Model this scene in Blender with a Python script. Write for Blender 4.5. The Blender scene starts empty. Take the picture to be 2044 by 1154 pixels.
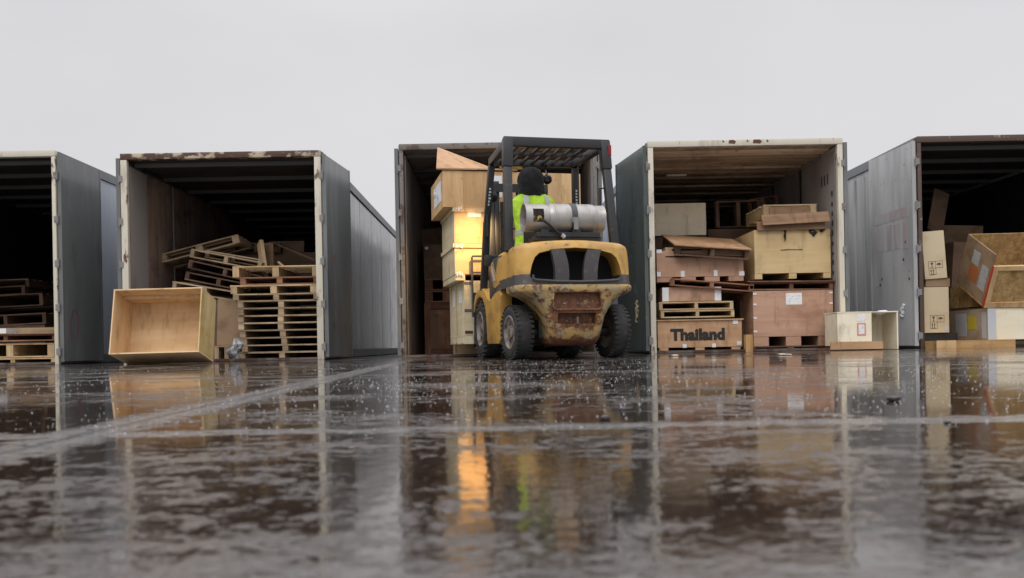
import bpy, bmesh, math, random
from mathutils import Vector, Matrix, Euler
random.seed(7)
R = math.radians
scene = bpy.context.scene
COL = scene.collection

# ------------------------------------------------------------------ camera frame
F, CXP, CYP, ROLL, HC = 1640.0, 1000.0, 690.0, R(1.06), 0.14   # focal (px of a 2044 wide frame), vanishing point, roll, eye height
CR, SR = math.cos(ROLL), math.sin(ROLL)

def at(px, py, Y):
    u = (px - CXP) / F; v = (CYP - py) / F
    return (u * CR + v * SR) * Y, HC + (-u * SR + v * CR) * Y

def rect(x0, y0, x1, y1, Y):
    xm, ym = (x0 + x1) / 2, (y0 + y1) / 2
    return at(x0, ym, Y)[0], at(x1, ym, Y)[0], at(xm, y1, Y)[1], at(xm, y0, Y)[1]

# ------------------------------------------------------------------ mesh builder
class MB:
    def __init__(s): s.v = []; s.f = []; s.uv = []
    def quad_box(s, c):            # c: eight corners, index = x + 2y + 4z
        b = len(s.v); s.v += [Vector(p) for p in c]
        lx = (s.v[b+1]-s.v[b]).length; ly = (s.v[b+2]-s.v[b]).length; lz = (s.v[b+4]-s.v[b]).length
        L = [lx, ly, lz]
        for idx, a1, a2 in (((0,2,3,1),1,0), ((4,5,7,6),0,1), ((0,1,5,4),0,2), ((2,6,7,3),2,0), ((0,4,6,2),2,1), ((1,3,7,5),1,2)):
            s.f.append([b+i for i in idx])
            u, w = L[a1], L[a2]
            q = [(0,0),(u,0),(u,w),(0,w)]
            if w > u: q = [(y, x) for x, y in q]
            s.uv.append(q)
        return s
    def box(s, x0, x1, y0, y1, z0, z1, M=None):
        c = [Vector((x, y, z)) for z in (z0, z1) for y in (y0, y1) for x in (x0, x1)]
        if M is not None: c = [M @ p for p in c]
        return s.quad_box(c)
    def beam(s, p, q, w, h, up=(0,0,1)):
        p, q = Vector(p), Vector(q); d = (q-p).normalized(); up = Vector(up)
        sx = d.cross(up)
        if sx.length < 1e-4: sx = d.cross(Vector((0,1,0)))
        sx.normalize(); sz = sx.cross(d).normalized()
        c = [e + sx*a*w/2 + sz*b*h/2 for b in (-1,1) for e in (p,q) for a in (-1,1)]
        return s.quad_box(c)
    def prism(s, poly, axis, a0, a1):
        n = len(poly); b = len(s.v)
        def P(p, a):
            return Vector((a,p[0],p[1])) if axis == 'x' else Vector((p[0],a,p[1])) if axis == 'y' else Vector((p[0],p[1],a))
        s.v += [P(p,a0) for p in poly] + [P(p,a1) for p in poly]
        s.f.append([b+i for i in range(n)]); s.uv.append(list(poly))
        s.f.append([b+n+i for i in reversed(range(n))]); s.uv.append(list(reversed(poly)))
        t = 0
        for i in range(n):
            j = (i+1) % n; l = math.dist(poly[i], poly[j]); w = abs(a1-a0)
            s.f.append([b+i, b+n+i, b+n+j, b+j]); s.uv.append([(t,0),(t,w),(t+l,w),(t+l,0)]); t += l
        return s
    def tube(s, pts, r, seg=8, cap=True):
        pts = [Vector(p) for p in pts]; b = len(s.v); n = len(pts); prev = None
        for i, p in enumerate(pts):
            d = (pts[min(i+1,n-1)] - pts[max(i-1,0)]).normalized()
            if prev is None:
                prev = d.orthogonal().normalized()
            prev = (prev - d*prev.dot(d)).normalized(); o = d.cross(prev)
            rr = r[i] if isinstance(r, (list,tuple)) else r
            s.v += [p + (prev*math.cos(2*math.pi*k/seg) + o*math.sin(2*math.pi*k/seg))*rr for k in range(seg)]
        for i in range(n-1):
            for k in range(seg):
                k2 = (k+1) % seg
                s.f.append([b+i*seg+k, b+i*seg+k2, b+(i+1)*seg+k2, b+(i+1)*seg+k]); s.uv.append([(0,0),(0.1,0),(0.1,0.1),(0,0.1)])
        if cap:
            s.f.append([b+k for k in reversed(range(seg))]); s.uv.append([(0,0)]*seg)
            s.f.append([b+(n-1)*seg+k for k in range(seg)]); s.uv.append([(0,0)]*seg)
        return s
    def lathe(s, prof, c=(0,0,0), axis='x', seg=28):       # prof: (radius, offset along axis), closed by caps when radius is 0
        c = Vector(c); b = len(s.v); n = len(prof)
        for r, t in prof:
            for k in range(seg):
                a = 2*math.pi*k/seg; x, y = r*math.cos(a), r*math.sin(a)
                s.v.append(c + (Vector((t,x,y)) if axis == 'x' else Vector((x,t,y)) if axis == 'y' else Vector((x,y,t))))
        for i in range(n-1):
            for k in range(seg):
                k2 = (k+1) % seg
                s.f.append([b+i*seg+k, b+i*seg+k2, b+(i+1)*seg+k2, b+(i+1)*seg+k])
                s.uv.append([(k/seg,i/n),((k+1)/seg,i/n),((k+1)/seg,(i+1)/n),(k/seg,(i+1)/n)])
        return s
    def loft(s, secs, closed=True, caps=True):
        b = len(s.v); n = len(secs[0])
        for sec in secs: s.v += [Vector(p) for p in sec]
        for i in range(len(secs)-1):
            for k in range(n if closed else n-1):
                k2 = (k+1) % n
                s.f.append([b+i*n+k, b+i*n+k2, b+(i+1)*n+k2, b+(i+1)*n+k]); s.uv.append([(0,0),(.1,0),(.1,.1),(0,.1)])
        if caps:
            s.f.append([b+k for k in reversed(range(n))]); s.uv.append([(0,0)]*n)
            s.f.append([b+(len(secs)-1)*n+k for k in range(n)]); s.uv.append([(0,0)]*n)
        return s
    def poly(s, pts):
        b = len(s.v); s.v += [Vector(p) for p in pts]; s.f.append(list(range(b, b+len(pts)))); s.uv.append([(p[0], p[2]) for p in pts]); return s
    def mesh(s, name, fix=True, smooth=False, weld=False, bevel=0):
        me = bpy.data.meshes.new(name); me.from_pydata([tuple(v) for v in s.v], [], s.f)
        ul = me.uv_layers.new(name='UVMap'); i = 0
        for f, q in zip(s.f, s.uv):
            for k in range(len(f)):
                ul.data[i].uv = q[k]; i += 1
        bm = bmesh.new(); bm.from_mesh(me)
        if weld: bmesh.ops.remove_doubles(bm, verts=bm.verts, dist=1e-5)
        if fix: bmesh.ops.recalc_face_normals(bm, faces=bm.faces)
        if bevel:
            es = [e for e in bm.edges if len(e.link_faces) == 2 and e.calc_face_angle(0) > 0.6]
            bmesh.ops.bevel(bm, geom=es, offset=bevel, segments=2, affect='EDGES', profile=0.6, clamp_overlap=True)
        bm.to_mesh(me); bm.free()
        if smooth or bevel:
            for p in me.polygons: p.use_smooth = True
            me.set_sharp_from_angle(angle=R(38))
        return me
    def build(s, name, mat, parent=None, loc=(0,0,0), rot=(0,0,0), **k):
        o = bpy.data.objects.new(name, s.mesh(name, **k)); COL.objects.link(o)
        o.data.materials.append(mat); o.location = loc; o.rotation_euler = rot
        if parent is not None: o.parent = parent
        return o

def tag(o, label, cat, group=None, kind=None):
    if label: o['label'] = label
    if cat: o['category'] = cat
    if group: o['group'] = group
    if kind: o['kind'] = kind
    return o
def thing(name, label, cat, loc=(0,0,0), rot=(0,0,0), group=None):
    o = bpy.data.objects.new(name, None); COL.objects.link(o); o.empty_display_size = .1
    o.location = loc; o.rotation_euler = rot
    return tag(o, label, cat, group)
def copy_tree(o, parent=None):
    c = o.copy(); COL.objects.link(c)
    if parent is not None: c.parent = parent
    for ch in list(o.children): copy_tree(ch, c)
    return c
def cut(o, cutter_mb):
    c = cutter_mb.build('cutter', o.data.materials[0])
    c.parent = o.parent
    m = o.modifiers.new('cut', 'BOOLEAN'); m.operation = 'DIFFERENCE'; m.object = c; m.solver = 'EXACT'
    bpy.context.view_layer.update()
    dg = bpy.context.evaluated_depsgraph_get()
    me = bpy.data.meshes.new_from_object(o.evaluated_get(dg))
    o.modifiers.clear(); o.data = me
    bpy.data.objects.remove(c)
    for p in me.polygons: p.use_smooth = True
    me.set_sharp_from_angle(angle=R(35))

# ------------------------------------------------------------------ materials
def srgb(r, g, b):
    f = lambda c: (c/12.92 if c <= .04045 else ((c+.055)/1.055)**2.4)
    return tuple(f(x/255) for x in (r, g, b))
def new_mat(name):
    m = bpy.data.materials.new(name); m.use_nodes = True
    nt = m.node_tree; b = nt.nodes['Principled BSDF']
    return m, nt, b
def node(nt, t, **k):
    n = nt.nodes.new(t)
    for a, v in k.items():
        if a.startswith('i_'):
            key = a[2:]
            key = int(key) if key.isdigit() else key.replace('_', ' ')
            n.inputs[key].default_value = v
        else: setattr(n, a, v)
    return n
def math_n(nt, op, a, b=None, clamp=False):
    n = nt.nodes.new('ShaderNodeMath'); n.operation = op; n.use_clamp = clamp
    for i, x in enumerate((a, b)):
        if x is None: continue
        if isinstance(x, (int, float)): n.inputs[i].default_value = x
        else: nt.links.new(x, n.inputs[i])
    return n.outputs[0]
def mixc(nt, fac, a, b):
    n = nt.nodes.new('ShaderNodeMix'); n.data_type = 'RGBA'
    for s, x in ((n.inputs[0], fac), (n.inputs[6], a), (n.inputs[7], b)):
        if isinstance(x, (int, float)): s.default_value = x
        elif isinstance(x, tuple): s.default_value = (*x[:3], 1)
        else: nt.links.new(x, s)
    return n.outputs[2]
def step_n(nt, v, lo, hi):
    n = nt.nodes.new('ShaderNodeMapRange'); n.interpolation_type = 'SMOOTHSTEP'
    n.inputs[1].default_value = lo; n.inputs[2].default_value = hi
    nt.links.new(v, n.inputs[0]); return n.outputs[0]
def obj_coords(nt, rand=True):
    tc = nt.nodes.new('ShaderNodeTexCoord'); v = tc.outputs['Object']
    if rand:
        oi = nt.nodes.new('ShaderNodeObjectInfo'); m = math_n(nt, 'MULTIPLY', oi.outputs['Random'], 23.0)
        a = nt.nodes.new('ShaderNodeVectorMath'); a.operation = 'ADD'; nt.links.new(v, a.inputs[0]); nt.links.new(m, a.inputs[1]); v = a.outputs[0]
    return v
def noise_n(nt, vec, sc=(1,1,1), detail=4, rough=.55, dist=0):
    mp = nt.nodes.new('ShaderNodeMapping'); mp.inputs['Scale'].default_value = sc
    nt.links.new(vec, mp.inputs['Vector'])
    n = nt.nodes.new('ShaderNodeTexNoise'); n.inputs['Scale'].default_value = 1; n.inputs['Detail'].default_value = detail
    n.inputs['Roughness'].default_value = rough; n.inputs['Distortion'].default_value = dist
    nt.links.new(mp.outputs[0], n.inputs['Vector']); return n.outputs['Fac']
def paint(name, base, rough=.5, layers=(), metal=0, bump=0, bscale=40, spec=.5, rough_var=.12, rand=True):
    """layers: (colour, noise scale xyz, low, high[, strength])"""
    m, nt, b = new_mat(name); v = obj_coords(nt, rand)
    c = base
    for L in layers:
        f = step_n(nt, noise_n(nt, v, L[1], 5, .62), L[2], L[3])
        if len(L) > 4: f = math_n(nt, 'MULTIPLY', f, L[4])
        c = mixc(nt, f, c, L[0])
    if isinstance(c, tuple): b.inputs['Base Color'].default_value = (*c, 1)
    else: nt.links.new(c, b.inputs['Base Color'])
    n = noise_n(nt, v, (3,3,3), 5)
    r = nt.nodes.new('ShaderNodeMapRange'); nt.links.new(n, r.inputs[0])
    r.inputs[3].default_value = max(.02, rough - rough_var); r.inputs[4].default_value = min(1, rough + rough_var)
    nt.links.new(r.outputs[0], b.inputs['Roughness'])
    b.inputs['Metallic'].default_value = metal; b.inputs['Specular IOR Level'].default_value = spec
    if bump:
        bn = node(nt, 'ShaderNodeBump', i_Strength=1.0, i_Distance=bump); nt.links.new(noise_n(nt, v, (bscale,)*3, 3), bn.inputs['Height'])
        nt.links.new(bn.outputs[0], b.inputs['Normal'])
    return m
def wood(name, light, dark, grain=26, along=1.6, var=.35, rough=.72, knots=.25, stain=None, stain_amt=.5, grime=.75):
    m, nt, b = new_mat(name)
    tc = nt.nodes.new('ShaderNodeTexCoord'); ge = nt.nodes.new('ShaderNodeNewGeometry'); oi = nt.nodes.new('ShaderNodeObjectInfo')
    rnd = math_n(nt, 'ADD', math_n(nt, 'MULTIPLY', ge.outputs['Random Per Island'], 31.0), math_n(nt, 'MULTIPLY', oi.outputs['Random'], 17.0))
    a = nt.nodes.new('ShaderNodeVectorMath'); a.operation = 'ADD'; nt.links.new(tc.outputs['UV'], a.inputs[0]); nt.links.new(rnd, a.inputs[1])
    g = noise_n(nt, a.outputs[0], (along, grain, 1), 5, .6, .6)
    g2 = noise_n(nt, a.outputs[0], (along*.6, grain*.18, 1), 3, .5, 1.2)
    f = step_n(nt, math_n(nt, 'ADD', math_n(nt, 'MULTIPLY', g, .5), math_n(nt, 'MULTIPLY', g2, .5)), .36, .66)
    c = mixc(nt, f, light, dark)
    # per-board tone
    h = nt.nodes.new('ShaderNodeHueSaturation'); nt.links.new(c, h.inputs['Color'])
    k = nt.nodes.new('ShaderNodeMapRange'); nt.links.new(math_n(nt, 'FRACT', rnd), k.inputs[0])
    k.inputs[3].default_value = 1 - var; k.inputs[4].default_value = 1 + var*.6
    nt.links.new(k.outputs[0], h.inputs['Value']); c = h.outputs[0]
    if knots:
        vo = nt.nodes.new('ShaderNodeTexVoronoi'); mp = nt.nodes.new('ShaderNodeMapping'); mp.inputs['Scale'].default_value = (5, 9, 1)
        nt.links.new(a.outputs[0], mp.inputs['Vector']); nt.links.new(mp.outputs[0], vo.inputs['Vector']); vo.inputs['Scale'].default_value = 1
        kf = step_n(nt, vo.outputs['Distance'], .12, .04)
        c = mixc(nt, math_n(nt, 'MULTIPLY', kf, knots), c, tuple(x*.35 for x in dark))
    if stain:
        s = step_n(nt, noise_n(nt, obj_coords(nt), (1.6,1.6,2.6), 5, .65), .48, .72)
        c = mixc(nt, math_n(nt, 'MULTIPLY', s, stain_amt), c, stain)
    gr = step_n(nt, noise_n(nt, obj_coords(nt), (6,6,1.8), 6, .7), .50, .76)
    c = mixc(nt, math_n(nt, 'MULTIPLY', gr, grime), c, tuple(x*.35 for x in dark))
    nt.links.new(c, b.inputs['Base Color']); b.inputs['Roughness'].default_value = rough; b.inputs['Specular IOR Level'].default_value = .3
    bn = node(nt, 'ShaderNodeBump', i_Strength=.5, i_Distance=.003); nt.links.new(g, bn.inputs['Height']); nt.links.new(bn.outputs[0], b.inputs['Normal'])
    return m

M = {}
M['pallet'] = wood('pallet_wood', (.50,.38,.25), (.29,.20,.12), stain=(.07,.05,.04), stain_amt=.45)
M['pallet_pale'] = wood('pale_pallet_wood', (.62,.47,.28), (.42,.28,.14), var=.22, stain=(.2,.14,.08), stain_amt=.3)
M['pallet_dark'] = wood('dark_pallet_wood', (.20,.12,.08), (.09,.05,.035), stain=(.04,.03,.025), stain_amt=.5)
M['pallet_red'] = wood('red_brown_wood', (.30,.15,.09), (.15,.065,.035), stain=(.06,.035,.025), stain_amt=.5)
M['ply_tan'] = wood('tan_plywood', (.76,.55,.33), (.67,.46,.25), grain=12, along=.8, var=.05, knots=0, stain=(.46,.26,.10), stain_amt=.4)
M['ply_tan_side'] = wood('weathered_plywood', (.70,.56,.30), (.58,.43,.19), grain=12, along=.8, var=.06, knots=0, stain=(.42,.22,.04), stain_amt=.6)
M['ply_pink'] = wood('brown_plywood', (.52,.325,.225), (.43,.25,.165), grain=12, along=1.2, var=.06, knots=.15, stain=(.22,.09,.045), stain_amt=.5)
M['ply_brown'] = wood('tan_brown_plywood', (.56,.35,.205), (.44,.26,.14), grain=12, along=1.2, var=.08, knots=.15, stain=(.20,.09,.045), stain_amt=.5)
M['ply_old'] = wood('old_brown_plywood', (.30,.185,.11), (.20,.115,.065), grain=12, along=1.2, var=.12, knots=.1, stain=(.12,.06,.035), stain_amt=.6)
M['ply_honey'] = wood('honey_timber', (.56,.36,.16), (.40,.22,.09), grain=16, along=1.2, var=.1, knots=.3, stain=(.16,.07,.035), stain_amt=.6)
M['ply_cream'] = wood('cream_plywood', (.62,.47,.26), (.55,.39,.19), grain=10, along=1.2, var=.04, knots=.1, stain=(.42,.28,.12), stain_amt=.35)
M['white_board'] = wood('white_board', (.86,.79,.62), (.80,.72,.54), grain=8, along=1, var=.03, knots=0, stain=(.5,.42,.28), stain_amt=.3)
M['pine'] = wood('pine_boards', (.66,.45,.24), (.52,.32,.15), grain=14, along=1.4, var=.14, knots=.5)
M['pine_white'] = wood('white_pine', (.68,.60,.42), (.58,.48,.30), grain=14, along=1.2, var=.08, knots=.15)
M['osb'] = wood('strand_board', (.56,.38,.17), (.33,.19,.07), grain=30, along=18, var=.05, knots=.2, stain=(.3,.18,.08), stain_amt=.4)
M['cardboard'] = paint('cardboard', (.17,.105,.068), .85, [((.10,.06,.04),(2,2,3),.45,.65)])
M['cardboard_tan'] = paint('tan_cardboard', (.30,.20,.12), .85, [((.2,.13,.07),(2,2,3),.45,.65)])
M['cream_box'] = paint('cream_carton', (.60,.50,.33), .75, [((.46,.36,.22),(2.5,2.5,4),.5,.7,.5)])
M['paper'] = paint('white_paper', (.78,.78,.78), .6, [((.4,.4,.42),(26,26,60),.55,.6,.55)])
M['paper_plain'] = paint('plain_white_label', (.76,.77,.79), .55)
M['silver_tape'] = paint('silver_tape', (.50,.52,.55), .35)
M['white_clip'] = paint('white_metal_clip', (.72,.73,.74), .4)
M['orange_label'] = paint('orange_label', (.38,.125,.045), .6)
M['dull_label'] = paint('dull_paper_label', (.42,.42,.42), .6, [((.3,.3,.3),(20,20,30),.5,.6)])
M['yellow_label'] = paint('yellow_label', (.55,.45,.05), .5)
M['red_tape'] = paint('red_tape', (.45,.05,.025), .45)
M['red_line'] = paint('red_line_print', (.60,.27,.18), .6)
M['black_ink'] = paint('black_ink', (.018,.016,.015), .7)
M['deep_black'] = paint('even_black', (.006,.006,.006), .8)  # one even near-black for the radiator and lift cylinders
M['pillar_grey'] = paint('scuffed_grey_plastic', (.060,.057,.056), .5, [((.11,.10,.09),(12,12,9),.52,.68,.8)])
M['faded_ink'] = paint('faded_ink', (.10,.075,.05), .7)
M['dull_cream'] = paint('dull_cream_board', (.42,.34,.24), .7, [((.3,.23,.16),(3,3,3),.45,.7)])
M['plastic_film'] = paint('crumpled_film', (.34,.34,.35), .12, [((.10,.10,.10),(16,16,9),.42,.6)], bump=.03, bscale=16)
M['black_film'] = paint('black_plastic', (.012,.012,.013), .3)
M['cream_frame'] = paint('cream_frame_paint', (.62,.58,.48), .5, [((.10,.045,.02),(7,7,3),.60,.68), ((.30,.25,.19),(5,5,1.2),.5,.75,.7)])
M['rusty_frame'] = paint('rusty_frame_paint', (.50,.42,.30), .6, [((.075,.035,.022),(4,4,7),.43,.52), ((.2,.16,.12),(5,5,1.2),.5,.75,.7)])
M['dark_frame'] = paint('dark_frame_paint', (.13,.10,.085), .55, [((.06,.03,.02),(4,4,6),.45,.55)])
M['grey_brown_frame'] = paint('grey_brown_frame_paint', (.17,.15,.135), .55, [((.09,.055,.04),(5,5,4),.5,.6)])
M['grey_frame'] = paint('grey_frame_paint', (.40,.40,.40), .5, [((.16,.13,.11),(5,5,3),.5,.62)])
M['brown_frame'] = paint('brown_frame_paint', (.085,.055,.042), .6, [((.3,.22,.16),(6,6,4),.58,.66)])
M['hinge'] = paint('galvanised_hinge', (.22,.22,.225), .4, [((.2,.12,.08),(20,20,20),.55,.65)])
M['door_slate'] = paint('wet_slate_door', (.145,.150,.150), .2, [((.20,.215,.22),(3.0,3.0,.35),.45,.7), ((.075,.085,.085),(2,2,.8),.5,.75,.7)], bump=.002, bscale=2.5)
M['door_green'] = paint('wet_green_door', (.088,.104,.098), .24, [((.05,.07,.065),(2.5,2.5,.5),.45,.7), ((.16,.19,.18),(3,3,5),.63,.7,.5)], bump=.002, bscale=2.5)
M['door_silver'] = paint('silver_door', (.50,.503,.505), .32, [((.33,.33,.332),(2.5,2.5,.5),.42,.7), ((.10,.09,.09),(9,9,9),.67,.71)], bump=.002, bscale=2.5)
M['side_slate'] = paint('wet_slate_panel', (.145,.152,.150), .15, [((.29,.31,.315),(3.2,3.2,.22),.52,.70), ((.075,.085,.085),(2,1.2,.6),.5,.75,.6)], bump=.002, bscale=2)
M['side_white'] = paint('pale_blue_panel', (.47,.51,.58), .35, [((.38,.42,.48),(1.5,1.5,.3),.4,.7)])
M['side_grey'] = paint('grey_ribbed_panel', (.46,.465,.465), .4, [((.33,.332,.335),(3,3,.4),.45,.7), ((.4,.41,.42),(3,3,.4),.6,.8)])
M['side_dark'] = paint('dark_panel', (.08,.085,.09), .3)
M['roof'] = paint('roof_sheet', (.3,.3,.31), .5)
M['rail'] = paint('top_rail', (.16,.17,.18), .45)
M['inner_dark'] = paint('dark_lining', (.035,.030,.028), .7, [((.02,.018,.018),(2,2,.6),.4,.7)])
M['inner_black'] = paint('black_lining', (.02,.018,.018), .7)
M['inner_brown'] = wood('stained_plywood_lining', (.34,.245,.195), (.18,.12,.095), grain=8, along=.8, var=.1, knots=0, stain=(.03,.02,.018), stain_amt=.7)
M['inner_grey'] = paint('grey_lining', (.33,.30,.285), .6, [((.19,.165,.155),(1.6,1.6,.5),.42,.7)])
M['inner_redbrown'] = paint('red_brown_lining', (.28,.26,.25), .6, [((.14,.115,.105),(2,2,.7),.4,.7)])
M['bow_dark'] = paint('dark_roof_bow', (.085,.085,.085), .5)
M['bow_wood'] = wood('wooden_ceiling', (.72,.55,.40), (.48,.34,.235), grain=9, along=.7, var=.35, knots=0, stain=(.07,.045,.03), stain_amt=.6)
M['floor_wood'] = wood('trailer_floor', (.12,.085,.06), (.06,.04,.03), var=.3)
M['black_paint'] = paint('black_truck_paint', (.022,.022,.024), .42, [((.07,.065,.06),(14,14,14),.62,.68,.7)])
M['dark_grey'] = paint('dark_grey_plastic', (.055,.053,.054), .5, [((.11,.10,.095),(9,9,9),.55,.68,.6)])
M['rubber'] = paint('tyre_rubber', (.020,.019,.019), .72, [((.05,.045,.042),(9,9,9),.5,.7)], bump=.004, bscale=30)
M['rim'] = paint('dusty_rim', (.22,.195,.17), .6, [((.09,.06,.045),(9,9,9),.45,.6)])
M['hub'] = paint('rusty_hub', (.11,.075,.055), .6)
M['tank'] = paint('brushed_aluminium', (.40,.385,.37), .34, [((.30,.28,.26),(9,5,5),.45,.7,.8), ((.22,.2,.18),(12,12,12),.64,.7,.6)], metal=.35)
M['brass'] = paint('brass', (.42,.30,.10), .35, metal=.8)
M['hose'] = paint('black_hose', (.006,.006,.006), .6)
M['vest'] = paint('lime_vest', (.50,.80,.045), .8, [((.36,.60,.03),(7,7,3),.42,.68)], bump=.05, bscale=7)
M['reflective'] = paint('grey_reflective_tape', (.42,.43,.46), .4)
M['cloth_black'] = paint('black_cloth', (.012,.012,.014), .95, [((.03,.03,.033),(8,8,4),.5,.7)], bump=.05, bscale=8)
M['skin'] = paint('skin', (.45,.25,.17), .5)
M['glass_red'] = paint('red_lens', (.22,.01,.012), .2)
M['mirror'] = paint('dark_glass', (.01,.01,.012), .05)
M['pale_chip'] = paint('pale_splinter', (.5,.44,.34), .7)
M['stone'] = paint('dark_stone', (.05,.045,.042), .5, bump=.004, bscale=60)
M['leaf'] = paint('fallen_leaf', (.24,.13,.07), .6)
M['red_spray'] = paint('red_spray_paint', (.20,.045,.05), .5)
M['faded_red'] = paint('faded_red_print', (.38,.31,.315), .34, [((.46,.455,.46),(5,5,1.2),.38,.62,.85)])

def yellow_body(name, wear):
    m, nt, b = new_mat(name); v = obj_coords(nt, False)
    base = mixc(nt, step_n(nt, noise_n(nt, v, (3,3,5), 4), .4, .7), (.53,.30,.065), (.36,.20,.055))
    chips = step_n(nt, noise_n(nt, v, (11,11,13), 6, .7), .665 - wear*.12, .70 - wear*.12)
    grime = step_n(nt, noise_n(nt, v, (5,5,2.2), 6, .7), .46, .72)
    c = mixc(nt, math_n(nt, 'MULTIPLY', grime, .75), base, (.13,.085,.045))
    c = mixc(nt, chips, c, (.07,.04,.03))
    nt.links.new(c, b.inputs['Base Color']); b.inputs['Roughness'].default_value = .38
    return m
M['yellow'] = yellow_body('worn_yellow_paint', .15)
M['yellow_side'] = yellow_body('scuffed_yellow_paint', .35)
def hood_mat():
    m, nt, b = new_mat('yellow_over_grey_paint'); v = obj_coords(nt, False)
    sp = nt.nodes.new('ShaderNodeSeparateXYZ'); nt.links.new(v, sp.inputs[0])
    n = noise_n(nt, v, (9,9,9), 5, .65)
    z = math_n(nt, 'ADD', sp.outputs['Z'], math_n(nt, 'MULTIPLY', math_n(nt, 'SUBTRACT', n, .5), .05))
    base = mixc(nt, step_n(nt, noise_n(nt, v, (3,3,5), 4), .4, .7), (.56,.325,.075), (.40,.225,.06))
    grime = step_n(nt, noise_n(nt, v, (6,6,2.5), 6, .7), .50, .74)
    base = mixc(nt, math_n(nt, 'MULTIPLY', grime, .8), base, (.15,.095,.05))
    # wear along the upper rim
    chips = step_n(nt, noise_n(nt, v, (13,13,16), 6, .7), .60, .64)
    rim = math_n(nt, 'MULTIPLY', chips, step_n(nt, sp.outputs['Z'], 1.035, 1.07))
    chips2 = step_n(nt, noise_n(nt, v, (10,10,14), 6, .7), .68, .70)
    c = mixc(nt, math_n(nt, 'MAXIMUM', rim, chips2), base, (.06,.045,.04))
    grey = mixc(nt, step_n(nt, noise_n(nt, v, (14,14,20), 6, .7), .58, .66), (.065,.060,.058), (.22,.17,.11))
    c = mixc(nt, step_n(nt, z, .815, .805), c, grey)
    nt.links.new(c, b.inputs['Base Color']); b.inputs['Roughness'].default_value = .42
    return m
M['hood'] = hood_mat()
def weight_mat():
    m, nt, b = new_mat('rust_eaten_yellow_paint'); v = obj_coords(nt, False)
    sp = nt.nodes.new('ShaderNodeSeparateXYZ'); nt.links.new(v, sp.inputs[0])
    base = mixc(nt, step_n(nt, noise_n(nt, v, (7,7,9), 5, .65), .42, .62), (.42,.28,.10), (.30,.265,.175))
    rust = mixc(nt, step_n(nt, noise_n(nt, v, (20,20,20), 5, .7), .4, .65), (.17,.062,.022), (.075,.03,.016))
    ax = math_n(nt, 'ABSOLUTE', sp.outputs['X'])
    mid = math_n(nt, 'MULTIPLY', step_n(nt, ax, .30, .20), math_n(nt, 'MULTIPLY', step_n(nt, sp.outputs['Z'], .28, .36), step_n(nt, sp.outputs['Z'], .67, .62)))
    low = step_n(nt, sp.outputs['Z'], .24, .15)
    edge = math_n(nt, 'MULTIPLY', step_n(nt, ax, .30, .42), step_n(nt, sp.outputs['Z'], .66, .55))
    n = noise_n(nt, v, (9,9,11), 7, .72)
    f = math_n(nt, 'ADD', n, math_n(nt, 'ADD', math_n(nt, 'MULTIPLY', mid, .17), math_n(nt, 'ADD', math_n(nt, 'MULTIPLY', low, .25), math_n(nt, 'MULTIPLY', edge, .05))))
    f2 = math_n(nt, 'ADD', f, math_n(nt, 'MULTIPLY', math_n(nt, 'SUBTRACT', noise_n(nt, v, (34,34,22), 6, .75), .5), .30))
    c = mixc(nt, step_n(nt, f2, .48, .62), base, rust)
    c = mixc(nt, step_n(nt, noise_n(nt, v, (26,26,40), 5, .75), .60, .68), c, (.38,.34,.25))
    nt.links.new(c, b.inputs['Base Color']); b.inputs['Roughness'].default_value = .6
    bn = node(nt, 'ShaderNodeBump', i_Strength=.6, i_Distance=.008); nt.links.new(f, bn.inputs['Height']); nt.links.new(bn.outputs[0], b.inputs['Normal'])
    return m
M['weight'] = weight_mat()
m, nt, b = new_mat('lit_lamp_lens'); b.inputs['Emission Color'].default_value = (1,.62,.22,1); b.inputs['Emission Strength'].default_value = 12
M['lamp_lens'] = m
m, nt, b = new_mat('splash_water'); b.inputs['Base Color'].default_value = (.38,.385,.40,1); b.inputs['Roughness'].default_value = .15
M['splash'] = m

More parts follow.
